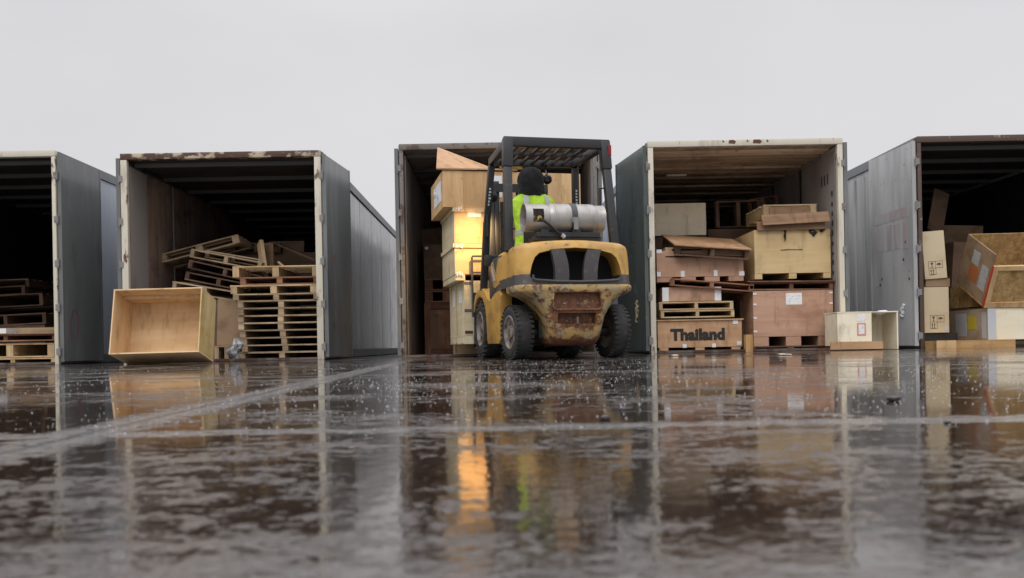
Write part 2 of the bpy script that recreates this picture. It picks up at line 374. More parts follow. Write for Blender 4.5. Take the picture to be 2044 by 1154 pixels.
# ------------------------------------------------------------------ ground
def ground_mat():
    m, nt, b = new_mat('wet_concrete')
    ge = nt.nodes.new('ShaderNodeNewGeometry'); p = ge.outputs['Position']
    sp = nt.nodes.new('ShaderNodeSeparateXYZ'); nt.links.new(p, sp.inputs[0]); X, Y = sp.outputs['X'], sp.outputs['Y']
    big = noise_n(nt, p, (1.5,1.9,1), 5, .55)
    med = noise_n(nt, p, (14,24,1), 8, .70, .5)
    fine = noise_n(nt, p, (60,60,60), 4, .6)
    # joints between the slabs: one along the yard, others across it
    wob = math_n(nt, 'MULTIPLY', math_n(nt, 'SUBTRACT', noise_n(nt, p, (3.5,3.5,1), 5, .65), .5), .09)
    yy = math_n(nt, 'ADD', math_n(nt, 'SUBTRACT', Y, 1.40), wob)
    ya = math_n(nt, 'ABSOLUTE', math_n(nt, 'SUBTRACT', math_n(nt, 'MODULO', math_n(nt, 'ADD', yy, 29.4), 2.8), 1.4))
    xx = math_n(nt, 'ABSOLUTE', math_n(nt, 'ADD', math_n(nt, 'ADD', X, .67), math_n(nt, 'ADD', math_n(nt, 'MULTIPLY', Y, .037), wob)))
    med2 = noise_n(nt, p, (70,75,1), 5, .7)
    rag_ = math_n(nt, 'ADD', math_n(nt, 'MULTIPLY', math_n(nt, 'SUBTRACT', med, .5), .20), math_n(nt, 'MULTIPLY', math_n(nt, 'SUBTRACT', med2, .5), .10))
    jx = math_n(nt, 'SUBTRACT', 1.0, step_n(nt, math_n(nt, 'ADD', xx, rag_), .015, .09)); jy = math_n(nt, 'SUBTRACT', 1.0, step_n(nt, math_n(nt, 'ADD', ya, rag_), .0, .06))
    joint = math_n(nt, 'MULTIPLY', math_n(nt, 'MAXIMUM', jx, jy), step_n(nt, noise_n(nt, p, (26,40,1), 6, .75), .40, .56))
    crack = math_n(nt, 'SUBTRACT', 1.0, step_n(nt, xx, .006, .016))
    near = step_n(nt, Y, 1.7, .55)
    pud = math_n(nt, 'ADD', math_n(nt, 'MULTIPLY', big, .52), math_n(nt, 'MULTIPLY', med, .48))
    near2 = step_n(nt, Y, .85, .48)
    bias = math_n(nt, 'ADD', math_n(nt, 'MULTIPLY', near, .002), math_n(nt, 'MULTIPLY', near2, .022))
    pud = math_n(nt, 'ADD', math_n(nt, 'SUBTRACT', pud, bias), math_n(nt, 'MULTIPLY', math_n(nt, 'SUBTRACT', med2, .5), .34))
    dry = math_n(nt, 'SUBTRACT', 1.0, step_n(nt, pud, .392, .468))     # stands out of the water film
    dry = math_n(nt, 'MAXIMUM', dry, joint)
    c = mixc(nt, step_n(nt, med, .35, .65), (.020,.013,.010), (.040,.028,.021))
    c = mixc(nt, dry, c, mixc(nt, step_n(nt, noise_n(nt, p, (120,130,1), 3, .6), .4, .62), (.10,.085,.078), (.045,.036,.032))); c = mixc(nt, math_n(nt, 'MULTIPLY', joint, .7), c, (.17,.165,.165))
    c = mixc(nt, crack, c, (.012,.012,.012))
    nt.links.new(c, b.inputs['Base Color'])
    r = nt.nodes.new('ShaderNodeMapRange'); nt.links.new(dry, r.inputs[0]); r.inputs[3].default_value = .045; r.inputs[4].default_value = .19
    nt.links.new(r.outputs[0], b.inputs['Roughness']); b.inputs['IOR'].default_value = 2.25
    rip = noise_n(nt, p, (34,42,34), 3, .6); calm = step_n(nt, noise_n(nt, p, (3,3.6,3), 3, .5), .36, .60)
    amp = math_n(nt, 'ADD', math_n(nt, 'MULTIPLY', math_n(nt, 'MULTIPLY', near, math_n(nt, 'ADD', calm, .25)), .0006), .00010)
    h = math_n(nt, 'ADD', math_n(nt, 'MULTIPLY', rip, amp), math_n(nt, 'MULTIPLY', math_n(nt, 'MULTIPLY', fine, math_n(nt, 'ADD', math_n(nt, 'ADD', dry, math_n(nt, 'MULTIPLY', joint, 2.0)), .03)), .0010))
    h = math_n(nt, 'ADD', h, math_n(nt, 'MULTIPLY', dry, .0007))
    bn = node(nt, 'ShaderNodeBump', i_Strength=1.0, i_Distance=1.0); nt.links.new(h, bn.inputs['Height']); nt.links.new(bn.outputs[0], b.inputs['Normal'])
    return m
M['ground'] = ground_mat()
g = MB(); g.poly([(-300,-60,0),(300,-60,0),(300,500,0),(-300,500,0)])
tag(g.build('ground', M['ground']), 'wet concrete yard with puddles and slab joints', None, kind='structure')

# raindrop splashes standing on the water film
sp = MB()
for i in range(15000):
    Y = 1.3 * (8.2/1.3) ** (random.random()**.62); X = (random.random()*1.5 - .75) * Y
    if (math.sin(X*1.7+1)+math.sin(Y*2.3)+math.sin(X*3.1-Y*1.3)) < random.uniform(-2.2,1.6): continue
    r = random.uniform(.0006,.0018)*(1 + .05*Y); h = r*random.uniform(.5,1.9); w = r*random.uniform(.8,1.9); tx = random.uniform(-.6,.9)*h
    bs = len(sp.v)
    sp.v += [Vector(q) for q in ((X-w,Y,.001),(X,Y-r,.001),(X+w,Y,.001),(X,Y+r,.001),(X+tx,Y,h))]
    for f in ((0,1,4),(1,2,4),(2,3,4),(3,0,4)): sp.f.append([bs+k for k in f]); sp.uv.append([(0,0)]*3)
o = sp.build('rain_splashes', M['splash'], smooth=True)
for pl in o.data.polygons: pl.use_smooth = True
tag(o, 'tiny raindrop splashes scattered over the wet yard', 'raindrops', kind='stuff')

def pebble(px, py, w, h, label, mat='stone', name='pebble', cat='stone'):
    u = (px-CXP)/F; v = (CYP-py)/F; Y = HC/(u*SR - v*CR); X = (u*CR+v*SR)*Y
    s = Y/F; me = bpy.data.meshes.new(name); bm = bmesh.new(); bmesh.ops.create_icosphere(bm, subdivisions=3, radius=1)
    for q in bm.verts:
        n = 1 + .22*math.sin(q.co.x*3.1+px)+.15*math.sin(q.co.y*4.3+q.co.z*3+py)
        q.co = Vector((q.co.x*w*s/2*n, q.co.y*w*s/2*n, (q.co.z*.5+.42)*h*s*n))
    bm.to_mesh(me); bm.free()
    for pl in me.polygons: pl.use_smooth = True
    o = bpy.data.objects.new(name, me); COL.objects.link(o); me.materials.append(M[mat]); o.location = (X, Y, 0)
    tag(o, label, cat)
pebble(1783, 801, 22, 12, 'dark pebble on the wet yard in front of the small white open crate')
pebble(1236, 1026, 20, 14, 'dark pebble nearest the viewer on the foreground concrete')
pebble(1208, 838, 26, 8, 'flat dark pebble lying just beyond the pale slab joint')
pebble(1890, 846, 12, 7, 'tiny dark pebble on the pale slab joint at far right')
pebble(702, 896, 11, 5, 'small orange leaf on the wet yard before the gap', 'leaf', 'fallen_leaf', 'leaf')

pebble(1346, 711, 22, 3, 'pale wood chip on the ground before the crate lettered Thailand', 'pale_chip', 'wood_chip', 'wood chip')
pebble(1568, 709, 26, 3, 'long pale wood chip on the ground before the big pinkish-brown crate', 'pale_chip', 'wood_chip', 'wood chip')
# ------------------------------------------------------------------ trailers
def trailer(label, x0, x1, Y, H, L, side_l, side_r, lining, frame, door_l, door_r, bows, roof_lining=None, n_bows=9, bow_gap=1.2,
            rust_header=True, ribs=False, dl=None, dr=None, lining_l=None, z_floor=.03, post_w=.075, wall_seams=0):
    """dl / dr: (width of the open door, angle away from the side wall)"""
    t = thing('storage_trailer', label, 'trailer', ((x0+x1)/2, Y, 0), group='open trailers in the row')
    w = (x1-x0)/2; th = .05
    for s, sm in ((-1, side_l), (1, side_r)):
        mb = MB()
        xo, xi = s*(w-.01), s*(w-.01-th)
        mb.box(min(xo,xi), max(xo,xi), .07, L, .02, H-.09)
        if ribs and s == -1:
            for k in range(int(L/.32)): mb.box(-w-.016, -w+.008, .3+k*.32, .36+k*.32, .12, H-.2)
        if sm in ('side_slate', 'side_white', 'side_dark'):
            for k in range(int(L/1.22)): mb.box(min(xo, xo+s*.002), max(xo, xo+s*.002), .6+k*1.22, .64+k*1.22, .14, H-.14)
        mb.build('side_wall', M[sm], t)
        MB().box(s*w-.014, s*w+.014, .07, L, H-.13, H-.005).build('top_rail', M['rail'], t)
        MB().box(s*w-.012, s*w+.012, .07, L, .01, .13).build('bottom_rail', M['rail'], t)
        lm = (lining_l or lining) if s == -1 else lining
        mb = MB(); xi2 = xi - s*.004
        step = 1.22
        k = .09
        while k < L-.1:
            e = min(k+step-.006, L-.06); mb.box(min(xi2, xi2-s*.012), max(xi2, xi2-s*.012), k, e, z_floor+.002, H-.14); k += step
        mb.build('wall_lining', M[lm], t)
        if wall_seams:
            mb = MB()
            for k in range(8): mb.box(min(xi2-s*.014, xi2-s*.022), max(xi2-s*.014, xi2-s*.022), .09+1.22*(k+1)-.03, .09+1.22*(k+1)+.03, z_floor+.01, H-.15)
            mb.build('joint_strip', M['inner_black'], t)
    MB().box(-w+.01, w-.01, .07, L, H-.04, H-.004).build('roof', M['roof'], t)
    MB().box(-w+.062, w-.062, .09, L-.056, H-.075, H-.045).build('ceiling', M[roof_lining or lining], t)
    MB().box(-w+.055, w-.055, L-.055, L-.001, z_floor, H-.042).build('front_wall', M[lining], t)
    mb = MB(); nb = 9; bw = (2*w-.14)/nb
    for k in range(nb): mb.box(-w+.07+k*bw, -w+.07+(k+1)*bw-.004, .02, L-.06, .006, z_floor)
    mb.build('floor', M['floor_wood'], t)
    for k in range(n_bows):
        y = .25 + k*bow_gap
        if y > L-.3: break
        if bow_gap > .5: MB().box(-w+.075, w-.075, y, y+.05, H-.13, H-.077).build('roof_bow', M[bows], t)
        else: MB().box(-w+.075, w-.075, y, y+bow_gap*.72, H-.10-.012*(k % 2), H-.077).build('ceiling_board', M[bows], t)
    for s in (-1, 1):
        mb = MB(); a, b_ = s*w, s*(w-post_w)
        mb.box(min(a,b_), max(a,b_), 0, .068, .0, H-.082).build('corner_post', M[frame], t, bevel=.006)
    MB().box(-w, w, -.004, .085, H-.080, H).build('header', M['rusty_frame'] if rust_header else M[frame], t, bevel=.006)
    MB().box(-w+post_w+.002, w-post_w-.002, -.002, .05, .003, z_floor+.004).build('sill', M['dark_frame'], t)
    for s, d, dm in ((-1, dl, door_l), (1, dr, door_r)):
        if not d: continue
        dw, ang = d
        door = MB(); h0, h1 = .04, H-.06
        door.box(0, .045, .03, dw, h0, h1)
        door.box(-.004, .049, dw, dw+.03, h0-.005, h1+.005); door.box(-.003, .048, .0, .03, h0-.005, h1+.005)
        if s == -1:
            for q in range(len(door.v)): door.v[q].x *= -1
        do = door.build('door', M[dm], t, loc=(s*(w+.018), .02, 0), rot=(0, 0, -s*ang))
        for k in range(5):
            z = .16 + k*(H-.5)/4
            hb = MB(); hb.box(-.040, .012, -.030, .01, z-.03, z+.05); hb.tube([(.004,-.024,z-.05),(.004,-.024,z+.07)], .010, 8)
            if s == -1:
                for q in range(len(hb.v)): hb.v[q].x *= -1
            hb.build('hinge', M['hinge'], do)
        MB().box(-.01 if s == 1 else -.04, .04 if s == 1 else .01, dw-.02, dw+.05, H-.30, H-.20).build('latch', M['dark_frame'], do)
    return t
YT = 10.8
X1 = lambda px, Y=YT: at(px, 510, Y)[0]
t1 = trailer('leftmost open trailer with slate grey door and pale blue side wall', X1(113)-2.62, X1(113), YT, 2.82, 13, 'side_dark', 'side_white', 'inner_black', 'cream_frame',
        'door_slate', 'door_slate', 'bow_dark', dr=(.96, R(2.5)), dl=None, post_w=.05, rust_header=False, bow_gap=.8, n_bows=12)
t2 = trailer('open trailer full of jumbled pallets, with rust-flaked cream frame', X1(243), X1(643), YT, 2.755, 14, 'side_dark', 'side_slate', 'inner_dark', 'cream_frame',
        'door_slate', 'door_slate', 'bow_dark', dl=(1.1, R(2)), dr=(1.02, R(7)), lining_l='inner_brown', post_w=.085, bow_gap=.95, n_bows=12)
YT3 = 11.15
t3 = trailer('open trailer behind the forklift, holding its lifted crates', X1(800,YT3), X1(1195,YT3), YT3, 2.90, 14, 'side_dark', 'side_white', 'inner_redbrown', 'grey_brown_frame',
        'door_slate', 'door_slate', 'bow_dark', dl=(1.1, R(1)), dr=(1.1, R(1)), post_w=.055, bow_gap=.95, n_bows=12, rust_header=False)
t4 = trailer('open trailer with wooden ceiling and cream frame, stacked with brown crates', X1(1297), X1(1686), YT, 2.79, 14, 'side_white', 'side_grey', 'inner_grey', 'cream_frame',
        'door_green', 'door_slate', 'bow_wood', roof_lining='bow_wood', dl=(1.13, R(10)), dr=(1.1, R(2)), post_w=.07, bow_gap=.34, n_bows=38, wall_seams=1, rust_header=False)
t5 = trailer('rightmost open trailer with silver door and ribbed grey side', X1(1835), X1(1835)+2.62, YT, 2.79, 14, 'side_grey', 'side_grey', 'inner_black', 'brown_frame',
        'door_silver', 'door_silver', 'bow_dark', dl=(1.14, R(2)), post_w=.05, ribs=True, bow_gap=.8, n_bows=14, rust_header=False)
wt2 = (X1(643)-X1(243))/2
MB().box(-wt2+.078, -wt2+.083, .10, .62, .04, 2.6).build('scuff_panel', M['inner_grey'], t2)
MB().box(-wt2+.078, -wt2+.095, 1.52, 1.55, .04, 2.6).build('joint_strip', M['hinge'], t2)
def find(t, n): return [c for c in t.children if c.name.split('.')[0] == n]
# rust patches on the header of the crate-filled trailer
mb = MB(); wt4 = (X1(1686)-X1(1297))/2
for a, b_, z0, z1 in ((-.22,-.12,.05,.116),(-.30,-.27,.08,.117),(.10,.22,.045,.117),(.28,.31,.07,.115),(.02,.05,.08,.116)):
    mb.prism([(a,2.79-.08+z0*.65),(b_-.02,2.79-.08+z0*.65-.008),(b_,2.79-.08+z1*.65-.02),(b_-.03,2.79-.08+z1*.65),(a+.01,2.79-.08+z1*.65)], 'y', -.0065, -.0042)
mb.build('rust_patch', paint('header_rust', (.10,.045,.03), .7), find(t4,'header')[0])
# pale ceiling lamp in that trailer
MB().box(-.72,-.42,1.55,1.67,2.79-.15,2.79-.115).build('ceiling_lamp', M['cream_frame'], t4, bevel=.01)
# spray painted marks on doors, faded print on the silver door
def stroke(pts, r, door, s):
    mb = MB(); mb.tube([(s*(.046), y, z) for y, z in pts], r, 6)
    for q in mb.v: q.x = s*.046 + (q.x - s*.046)*.12
    return mb.build('spray_mark', M['red_spray'], door)
d2 = [d for d in find(t2,'door') if d.location.x > 0][0]
stroke([(.18,1.34),(.30,1.40),(.36,1.30),(.30,1.18)], .011, d2, 1)
stroke([(.15,.92),(.28,.98),(.33,.86),(.24,.76),(.36,.70),(.40,.56),(.30,.44),(.18,.48)], .012, d2, 1)
d1 = [d for d in find(t1,'door') if d.location.x > 0][0]
stroke([(.20,.30),(.17,.52),(.24,.74),(.34,.70),(.37,.50),(.30,.36)], .010, d1, 1)
d5 = find(t5,'door')[0]
mb = MB()
for y0, y1, z0, z1 in ((.10,1.02,1.76,1.90),(.14,.26,1.34,1.70),(.34,.50,1.36,1.70),(.56,.70,1.36,1.72),(.78,.98,1.38,1.72)):
    mb.box(-.0475,-.0462,y0,y1,z0,z1)
mb.build('faded_lettering', M['faded_red'], d5)
for y, z in ((.2,1.43),(.26,1.20),(.12,.93),(.9,.9),(.85,.98)): MB().lathe([(0,-.0478),(.02,-.0476),(.022,-.0464)], (0,y,z), 'x', 9).build('dent', M['dark_frame'], d5)

def rag(parent, loc, sx, sz, mat, name='torn_film', n=9):
    mb = MB(); secs = []
    for i in range(n):
        f = i/(n-1); ww = sx*(.25+.75*math.sin(math.pi*min(1,f*.8+.15)))*random.uniform(.7,1.15)
        cx = random.uniform(-.2,.2)*sx
        secs.append([(cx-ww/2, random.uniform(-.012,.012), -f*sz), (cx, -.015-random.uniform(0,.02), -f*sz), (cx+ww/2, random.uniform(-.012,.012), -f*sz), (cx, .012, -f*sz)])
    mb.loft(secs); return mb.build(name, M[mat], parent, loc=loc)
rg = rag(d5, (-.055,.30,.60), .13, .17, 'paper_plain', 'torn_sticker'); rg.rotation_euler = (0,0,R(90))
d4 = find(t4,'door')[0]
rg = rag(d4, (-.055,.35,.72), .14, .30, 'dull_cream', 'peeling_paint'); rg.rotation_euler = (0,0,R(90))
# black stencil marks down the right wall lining of the crate trailer
for k in range(12):
    mb = MB()
    if k < 9: z = 2.05 - k*.13; mb.box(1.2-.0, 1.201, .16, .21, z, z+random.uniform(.03,.08))
    else: mb.box(1.2, 1.201, .30+(k-9)*.1, .34+(k-9)*.1, 2.24, 2.38)
    ob = mb.build('stencil_mark', M['dark_grey'], t4); ob.location.x = wt4-.01-.05-.004-.012-.003-1.2

# ------------------------------------------------------------------ pallets and crates
def pallet(label, loc, W, D, H, mat, rot=(0,0,0), bottom=True, nst=3, boards=6, sheet=None, group='pallets in the trailers', sw=.055):
    """stringers run away from the viewer, the deck boards across"""
    t = thing('wooden_pallet', label, 'pallet', loc, rot, group)
    td = .018; z0 = td if bottom else 0
    mb = MB(); bw = D/boards*.74
    for k in range(boards):
        y = -D/2 + k*(D-bw)/(boards-1); e = random.uniform(-.008,.008)
        mb.box(-W/2+e, W/2+e, y, y+bw, H-td, H)
    mb.build('top_deck', M[mat], t)
    if bottom:
        mb = MB()
        for k in range(3):
            y = -D/2 + k*(D-bw)/2; mb.box(-W/2, W/2, y, y+bw, 0, td)
        mb.build('bottom_deck', M[mat], t)
    for k in range(nst):
        x = -W/2 + sw/2 + k*(W-sw)/(nst-1)
        MB().box(x-sw/2, x+sw/2, -D/2+.003, D/2-.003, z0+.001, H-td-.001).build('stringer', M[mat], t)
    if sheet:
        MB().box(-W/2-.03, W/2+.02, -D/2-.03, D/2, H+.002, H+.016).build('cover_sheet', M[sheet], t)
    return t

def crate(label, loc, W, D, H, mat, rot=(0,0,0), feet=0, foot_h=.09, foot_w=.11, foot_mat=None, lid=None, lid_over=.02, clips=(), labels=(), battens=None,
          seams=0, name='wooden_crate', cat='crate', group='crates in the trailers', skids=True, foot_in=.0, top_strip=None):
    """closed box standing on feet; clips / labels are (x, z, w, h[, material]) on the front face, in metres from its lower left corner"""
    t = thing(name, label, cat, loc, rot, group)
    z0 = foot_h if feet else 0
    mb = MB()
    if seams:
        sw = W/seams
        for k in range(seams): mb.box(-W/2+k*sw+(.002 if k else 0), -W/2+(k+1)*sw, -D/2, -D/2+.018, z0, H)
        mb.box(-W/2, W/2, -D/2+.02, D/2, z0, H-.001)
    else:
        mb.box(-W/2, W/2, -D/2, -D/2+.015, z0, H); mb.box(-W/2, W/2, D/2-.015, D/2, z0, H)
        mb.box(-W/2+.001, -W/2+.016, -D/2+.0155, D/2-.0155, z0, H); mb.box(W/2-.016, W/2-.001, -D/2+.0155, D/2-.0155, z0, H)
        mb.box(-W/2+.017, W/2-.017, -D/2+.016, D/2-.016, z0+.002, z0+.016); mb.box(-W/2+.017, W/2-.017, -D/2+.016, D/2-.016, H-.017, H-.002)
    mb.build('body', M[mat], t)
    for k in range(feet):
        x = -W/2 + foot_in + foot_w/2 + k*(W-2*foot_in-foot_w)/(feet-1)
        MB().box(x-foot_w/2, x+foot_w/2, -D/2+.004, D/2-.004, 0, z0-.001).build('skid', M[foot_mat or mat], t)
    if lid:
        MB().box(-W/2-lid_over, W/2+lid_over, -D/2-lid_over, D/2+lid_over*.2, H+.001, H+.018).build('lid', M[lid], t)
    for c in clips:
        x, z, w_, h_ = c[:4]
        MB().box(-W/2+x, -W/2+x+w_, -D/2-.004, -D/2-.0005, z0+z, z0+z+h_).build('metal_clip', M[c[4] if len(c) > 4 else 'white_clip'], t)
    for c in labels:
        x, z, w_, h_ = c[:4]
        MB().box(-W/2+x, -W/2+x+w_, -D/2-.003, -D/2-.0006, z0+z, z0+z+h_).build('paper_label', M[c[4] if len(c) > 4 else 'paper'], t)
    if battens:
        bw, bm_ = battens; mb = MB(); y0, y1 = -D/2-.02, -D/2-.0005
        mb.box(-W/2, -W/2+bw, y0, y1, z0, H); mb.box(W/2-bw, W/2, y0, y1, z0, H)
        mb.box(-W/2+bw+.001, W/2-bw-.001, y0+.001, y1, z0, z0+bw); mb.box(-W/2+bw+.001, W/2-bw-.001, y0+.001, y1, H-bw, H)
        mb.build('batten_frame', M[bm_], t)
    return t

def px_crate(label, x0, y0, x1, y1, Y, D, mat, feet_px=0, **k):
    a, b_, z0, z1 = rect(x0, y0, x1, y1, Y)
    k.setdefault('foot_h', feet_px*Y/F)
    return crate(label, ((a+b_)/2, Y+D/2, z0), b_-a, D, z1-z0, mat, **k)
def px_pallet(label, x0, y0, x1, y1, Y, D, mat, **k):
    a, b_, z0, z1 = rect(x0, y0, x1, y1, Y)
    return pallet(label, ((a+b_)/2, Y+D/2, z0), b_-a, D, z1-z0, mat, **k)
def panel(label, x0, y0, x1, y1, Y, mat, rot=(0,0,0), th=.015, name='plywood_sheet', cat='panel', group='loose panels in the trailers'):
    a, b_, z0, z1 = rect(x0, y0, x1, y1, Y); w, h = b_-a, z1-z0
    mb = MB(); mb.box(-w/2, w/2, -th/2, th/2, 0, h)
    o = mb.build(name, M[mat], None, loc=((a+b_)/2, Y, z0), rot=rot)
    return tag(o, label, cat, group)
def board(label, p, q, Y0, Y1, w, h, mat, name='loose_board'):
    A = at(*p, Y0); B = at(*q, Y1); c = Vector(((A[0]+B[0])/2, (Y0+Y1)/2, (A[1]+B[1])/2))
    mb = MB().beam(Vector((A[0],Y0,A[1]))-c, Vector((B[0],Y1,B[1]))-c, w, h)
    return tag(mb.build(name, M[mat], None, loc=c), label, 'board', 'loose boards in the trailers')

# ---- first trailer (far left)
px_pallet('pale pallet lowest and nearest in the leftmost trailer, on the ground', -60, 715, 110, 734, 10.9, .9, 'pallet_pale', boards=5)
px_pallet('pale pallet second from the bottom in the leftmost trailer, with wide blocks', -70, 686, 108, 714, 10.92, 1.0, 'pallet_pale', sw=.09)
px_pallet('pinkish brown board-covered pallet third from the bottom in the leftmost trailer', -90, 668, 112, 682, 10.9, 1.0, 'pallet_red', sheet='cardboard_tan')
px_crate('small white carton lying on the pallets in the leftmost trailer', -30, 656, 12, 668, 10.9, .3, 'paper_plain', name='carton', cat='box')
panel('crumpled brown sheet sloping over the pallets in the leftmost trailer', -50, 640, 112, 668, 11.1, 'cardboard_tan', rot=(R(-62),0,R(3)))
z0 = at(60, 652, 11.9)[1]
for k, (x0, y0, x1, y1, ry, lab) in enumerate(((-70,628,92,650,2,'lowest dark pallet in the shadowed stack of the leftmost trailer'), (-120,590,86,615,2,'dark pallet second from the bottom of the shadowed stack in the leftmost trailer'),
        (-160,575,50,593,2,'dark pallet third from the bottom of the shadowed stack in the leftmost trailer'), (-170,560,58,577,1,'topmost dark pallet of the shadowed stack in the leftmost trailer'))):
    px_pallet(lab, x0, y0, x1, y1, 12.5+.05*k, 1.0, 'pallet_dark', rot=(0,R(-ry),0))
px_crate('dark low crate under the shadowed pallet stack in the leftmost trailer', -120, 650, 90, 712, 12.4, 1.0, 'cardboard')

# ---- second trailer: neat stack at the right
ys = [530, 552, 568, 585, 598.5, 613, 628, 642.5, 657, 672, 687, 701, 718]
lefts = [463, 478, 459, 464, 470, 471, 472, 474, 476, 477, 478, 479]
ORD = ['top', 'second from the top', 'third from the top', 'fourth from the top', 'fifth from the top', 'sixth from the top', 'sixth from the bottom', 'fifth from the bottom', 'fourth from the bottom', 'third from the bottom', 'second from the bottom', 'bottom']
look = ['pale', 'red-stained', 'pale'] + ['weathered']*9
proto = None
for k in range(12):
    mat = 'pallet_pale' if k in (0,2) else 'pallet_red' if k == 1 else 'pallet'
    a, b_, z0, z1 = rect(lefts[k], ys[k], lefts[k]+ (172 if k in (0,2) else 158 if k == 1 else 172), ys[k+1], 10.98)
    lab = '%s pallet at the %s of the neat tall pallet stack' % (look[k], ORD[k]) if k in (0,11) else '%s pallet %s in the neat tall pallet stack' % (look[k], ORD[k])
    loc = ((a+b_)/2, 11.5, z0); G = 'pallets in the neat tall stack'
    if k < 3 or proto is None:
        p_ = pallet(lab, loc, b_-a, 1.0, z1-z0-.001, mat, bottom=(k == 1), group=G, sw=.085 if k in (0,2) else .075)
        if k == 3: proto = p_; hp = z1-z0
    else:
        p_ = copy_tree(proto); p_.location = loc; p_['label'] = lab; p_.scale = (1, 1, (z1-z0)/hp); p_.rotation_euler.z = R(random.uniform(-2.4,2.4)); p_.location.x += random.uniform(-.018,.018)
# leaning heap behind
def tilt_pallet(label, pl, pr, Y, W, D, H, mat, yaw=0, pitch=0, **k):
    """pl, pr: pixels of the lower left and lower right front corners"""
    A = at(*pl, Y); B = at(*pr, Y); ang = -math.atan2(B[1]-A[1], B[0]-A[0]); W = math.hypot(B[0]-A[0], B[1]-A[1])
    return pallet(label, ((A[0]+B[0])/2, Y+D/2, (A[1]+B[1])/2), W, D, H, mat, rot=(pitch, ang, yaw), **k)
G2 = 'pallets in the leaning heap'
tilt_pallet('grey brown pallet at the foot of the leaning heap beside the open tan crate', (343,577), (472,598), 11.45, 1, 1.0, .135, 'pallet', group=G2, pitch=R(3))
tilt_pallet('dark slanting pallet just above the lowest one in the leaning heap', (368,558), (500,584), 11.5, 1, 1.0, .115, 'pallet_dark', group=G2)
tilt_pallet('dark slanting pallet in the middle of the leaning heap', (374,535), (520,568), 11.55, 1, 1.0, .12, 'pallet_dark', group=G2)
tilt_pallet('weathered pallet on the leaning heap, its pale deck sloping down right', (378,513), (520,540), 11.6, 1, 1.0, .12, 'pallet', group=G2)
tilt_pallet('thin light pallet leaning down right on top of the heap', (408,514), (520,533), 11.75, 1, .9, .11, 'pallet', group=G2)
tilt_pallet('pallet tipped up to the right, topmost in the leaning heap', (322,530), (480,489), 11.9, 1, 1.0, .13, 'pallet', group=G2, pitch=R(-4), sw=.1)
px_pallet('dim pallet lying behind the upright board in the pallet trailer', 462, 485, 560, 505, 12.5, 1.0, 'pallet_dark', group=G2)
px_crate('dim brown crate supporting the heap behind the open tan crate', 335, 600, 470, 720, 11.5, 1.0, 'cardboard', name='carton', cat='box')
px_crate('pinkish cardboard box between the open tan crate and the pallet stack', 432, 597, 480, 690, 11.2, .25, 'cardboard_tan', rot=(0,R(2),0), name='carton', cat='box')
px_pallet('dark low pallet at ground level left of the neat pallet stack', 428, 690, 476, 722, 11.1, .8, 'pallet', nst=3)
board('thin pale board standing upright behind the neat pallet stack', (519,484), (530,560), 11.9, 11.7, .05, .16, 'pallet_pale')
board('dark board sloping down right behind the pallet stack', (553,487), (632,520), 12.2, 12.0, .1, .03, 'pallet_dark')
board('small pale stick poking up behind the pallet stack', (556,523), (566,532), 11.6, 11.5, .03, .02, 'pallet_pale')
board('dark plank leaning across the upper slots of the pallet stack', (585,540), (640,575), 11.55, 11.5, .06, .02, 'cardboard', )
panel('dark brown sheet leaning at the back behind the pallet stack', 535, 480, 606, 535, 12.6, 'cardboard', rot=(R(-8),0,0))
panel('dim brown sheet beside the upright board behind the pallet stack', 524, 486, 548, 532, 12.0, 'cardboard_tan', rot=(0,0,R(-25)))
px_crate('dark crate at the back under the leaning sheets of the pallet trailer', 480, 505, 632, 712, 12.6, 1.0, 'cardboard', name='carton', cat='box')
fx, fz = at(470, 684, 10.86)
film = MB(); secs = []; fz = .30
for i in range(16):
    f = i/15; rr = .02+.055*math.sin(math.pi*min(1, .15+f*.85)**1.3)
    secs.append([(math.cos(a)*rr*(1+.35*math.sin(3*a+i*.55)+.2*math.sin(7*a-i*.4))+.03*math.sin(i*.5), math.sin(a)*rr*.7*(1+.35*math.sin(4*a-i*.5)), fz*(1-f)) for a in [2*math.pi*k/18 for k in range(18)]])
tag(film.loft(secs).build('plastic_wrap', M['plastic_film'], None, loc=(fx, 10.86, 0), smooth=True), 'crumpled clear plastic wrap hanging at the foot of the pallet stack', 'plastic film')

# ---- big open plywood crate tipped back in front of the second trailer
YC = 9.22
Wc, Hc, Dc = at(396,710,YC)[0]-at(218,710,YC)[0], .765, .52
oc = thing('plywood_crate', 'big tan plywood crate lying open on its side on the wet yard', 'crate', (at(307,710,YC)[0], YC, 0.0), (R(-14), R(-.6), R(2)))
th = .016
# local: opening at y=0, back at y=Dc, resting on the lower back edge
lift = Dc*math.sin(R(14))+.002
for nm, bx, mt in (('bottom_panel', (-Wc/2, Wc/2, 0, Dc, 0, th), 'ply_tan'), ('top_panel', (-Wc/2, Wc/2, 0, Dc, Hc-th, Hc), 'ply_tan'),
                   ('back_panel', (-Wc/2+th+.001, Wc/2-th-.001, Dc-th, Dc-.001, th+.001, Hc-th-.001), 'ply_tan'),
                   ('side_panel', (-Wc/2+.001, -Wc/2+th, 0.001, Dc-.001, th+.001, Hc-th-.001), 'ply_tan'), ('side_panel', (Wc/2-th, Wc/2-.001, .001, Dc-.001, th+.001, Hc-th-.001), 'ply_tan_side')):
    MB().box(*bx).build(nm, M[mt], oc)
mb = MB(); mb.box(-Wc/2+th+.002, Wc/2-th-.002, Dc*.42, Dc*.42+.012, Hc-th-.035, Hc-th-.001); mb.build('top_batten', M['ply_tan'], oc)
oc.location.z = lift

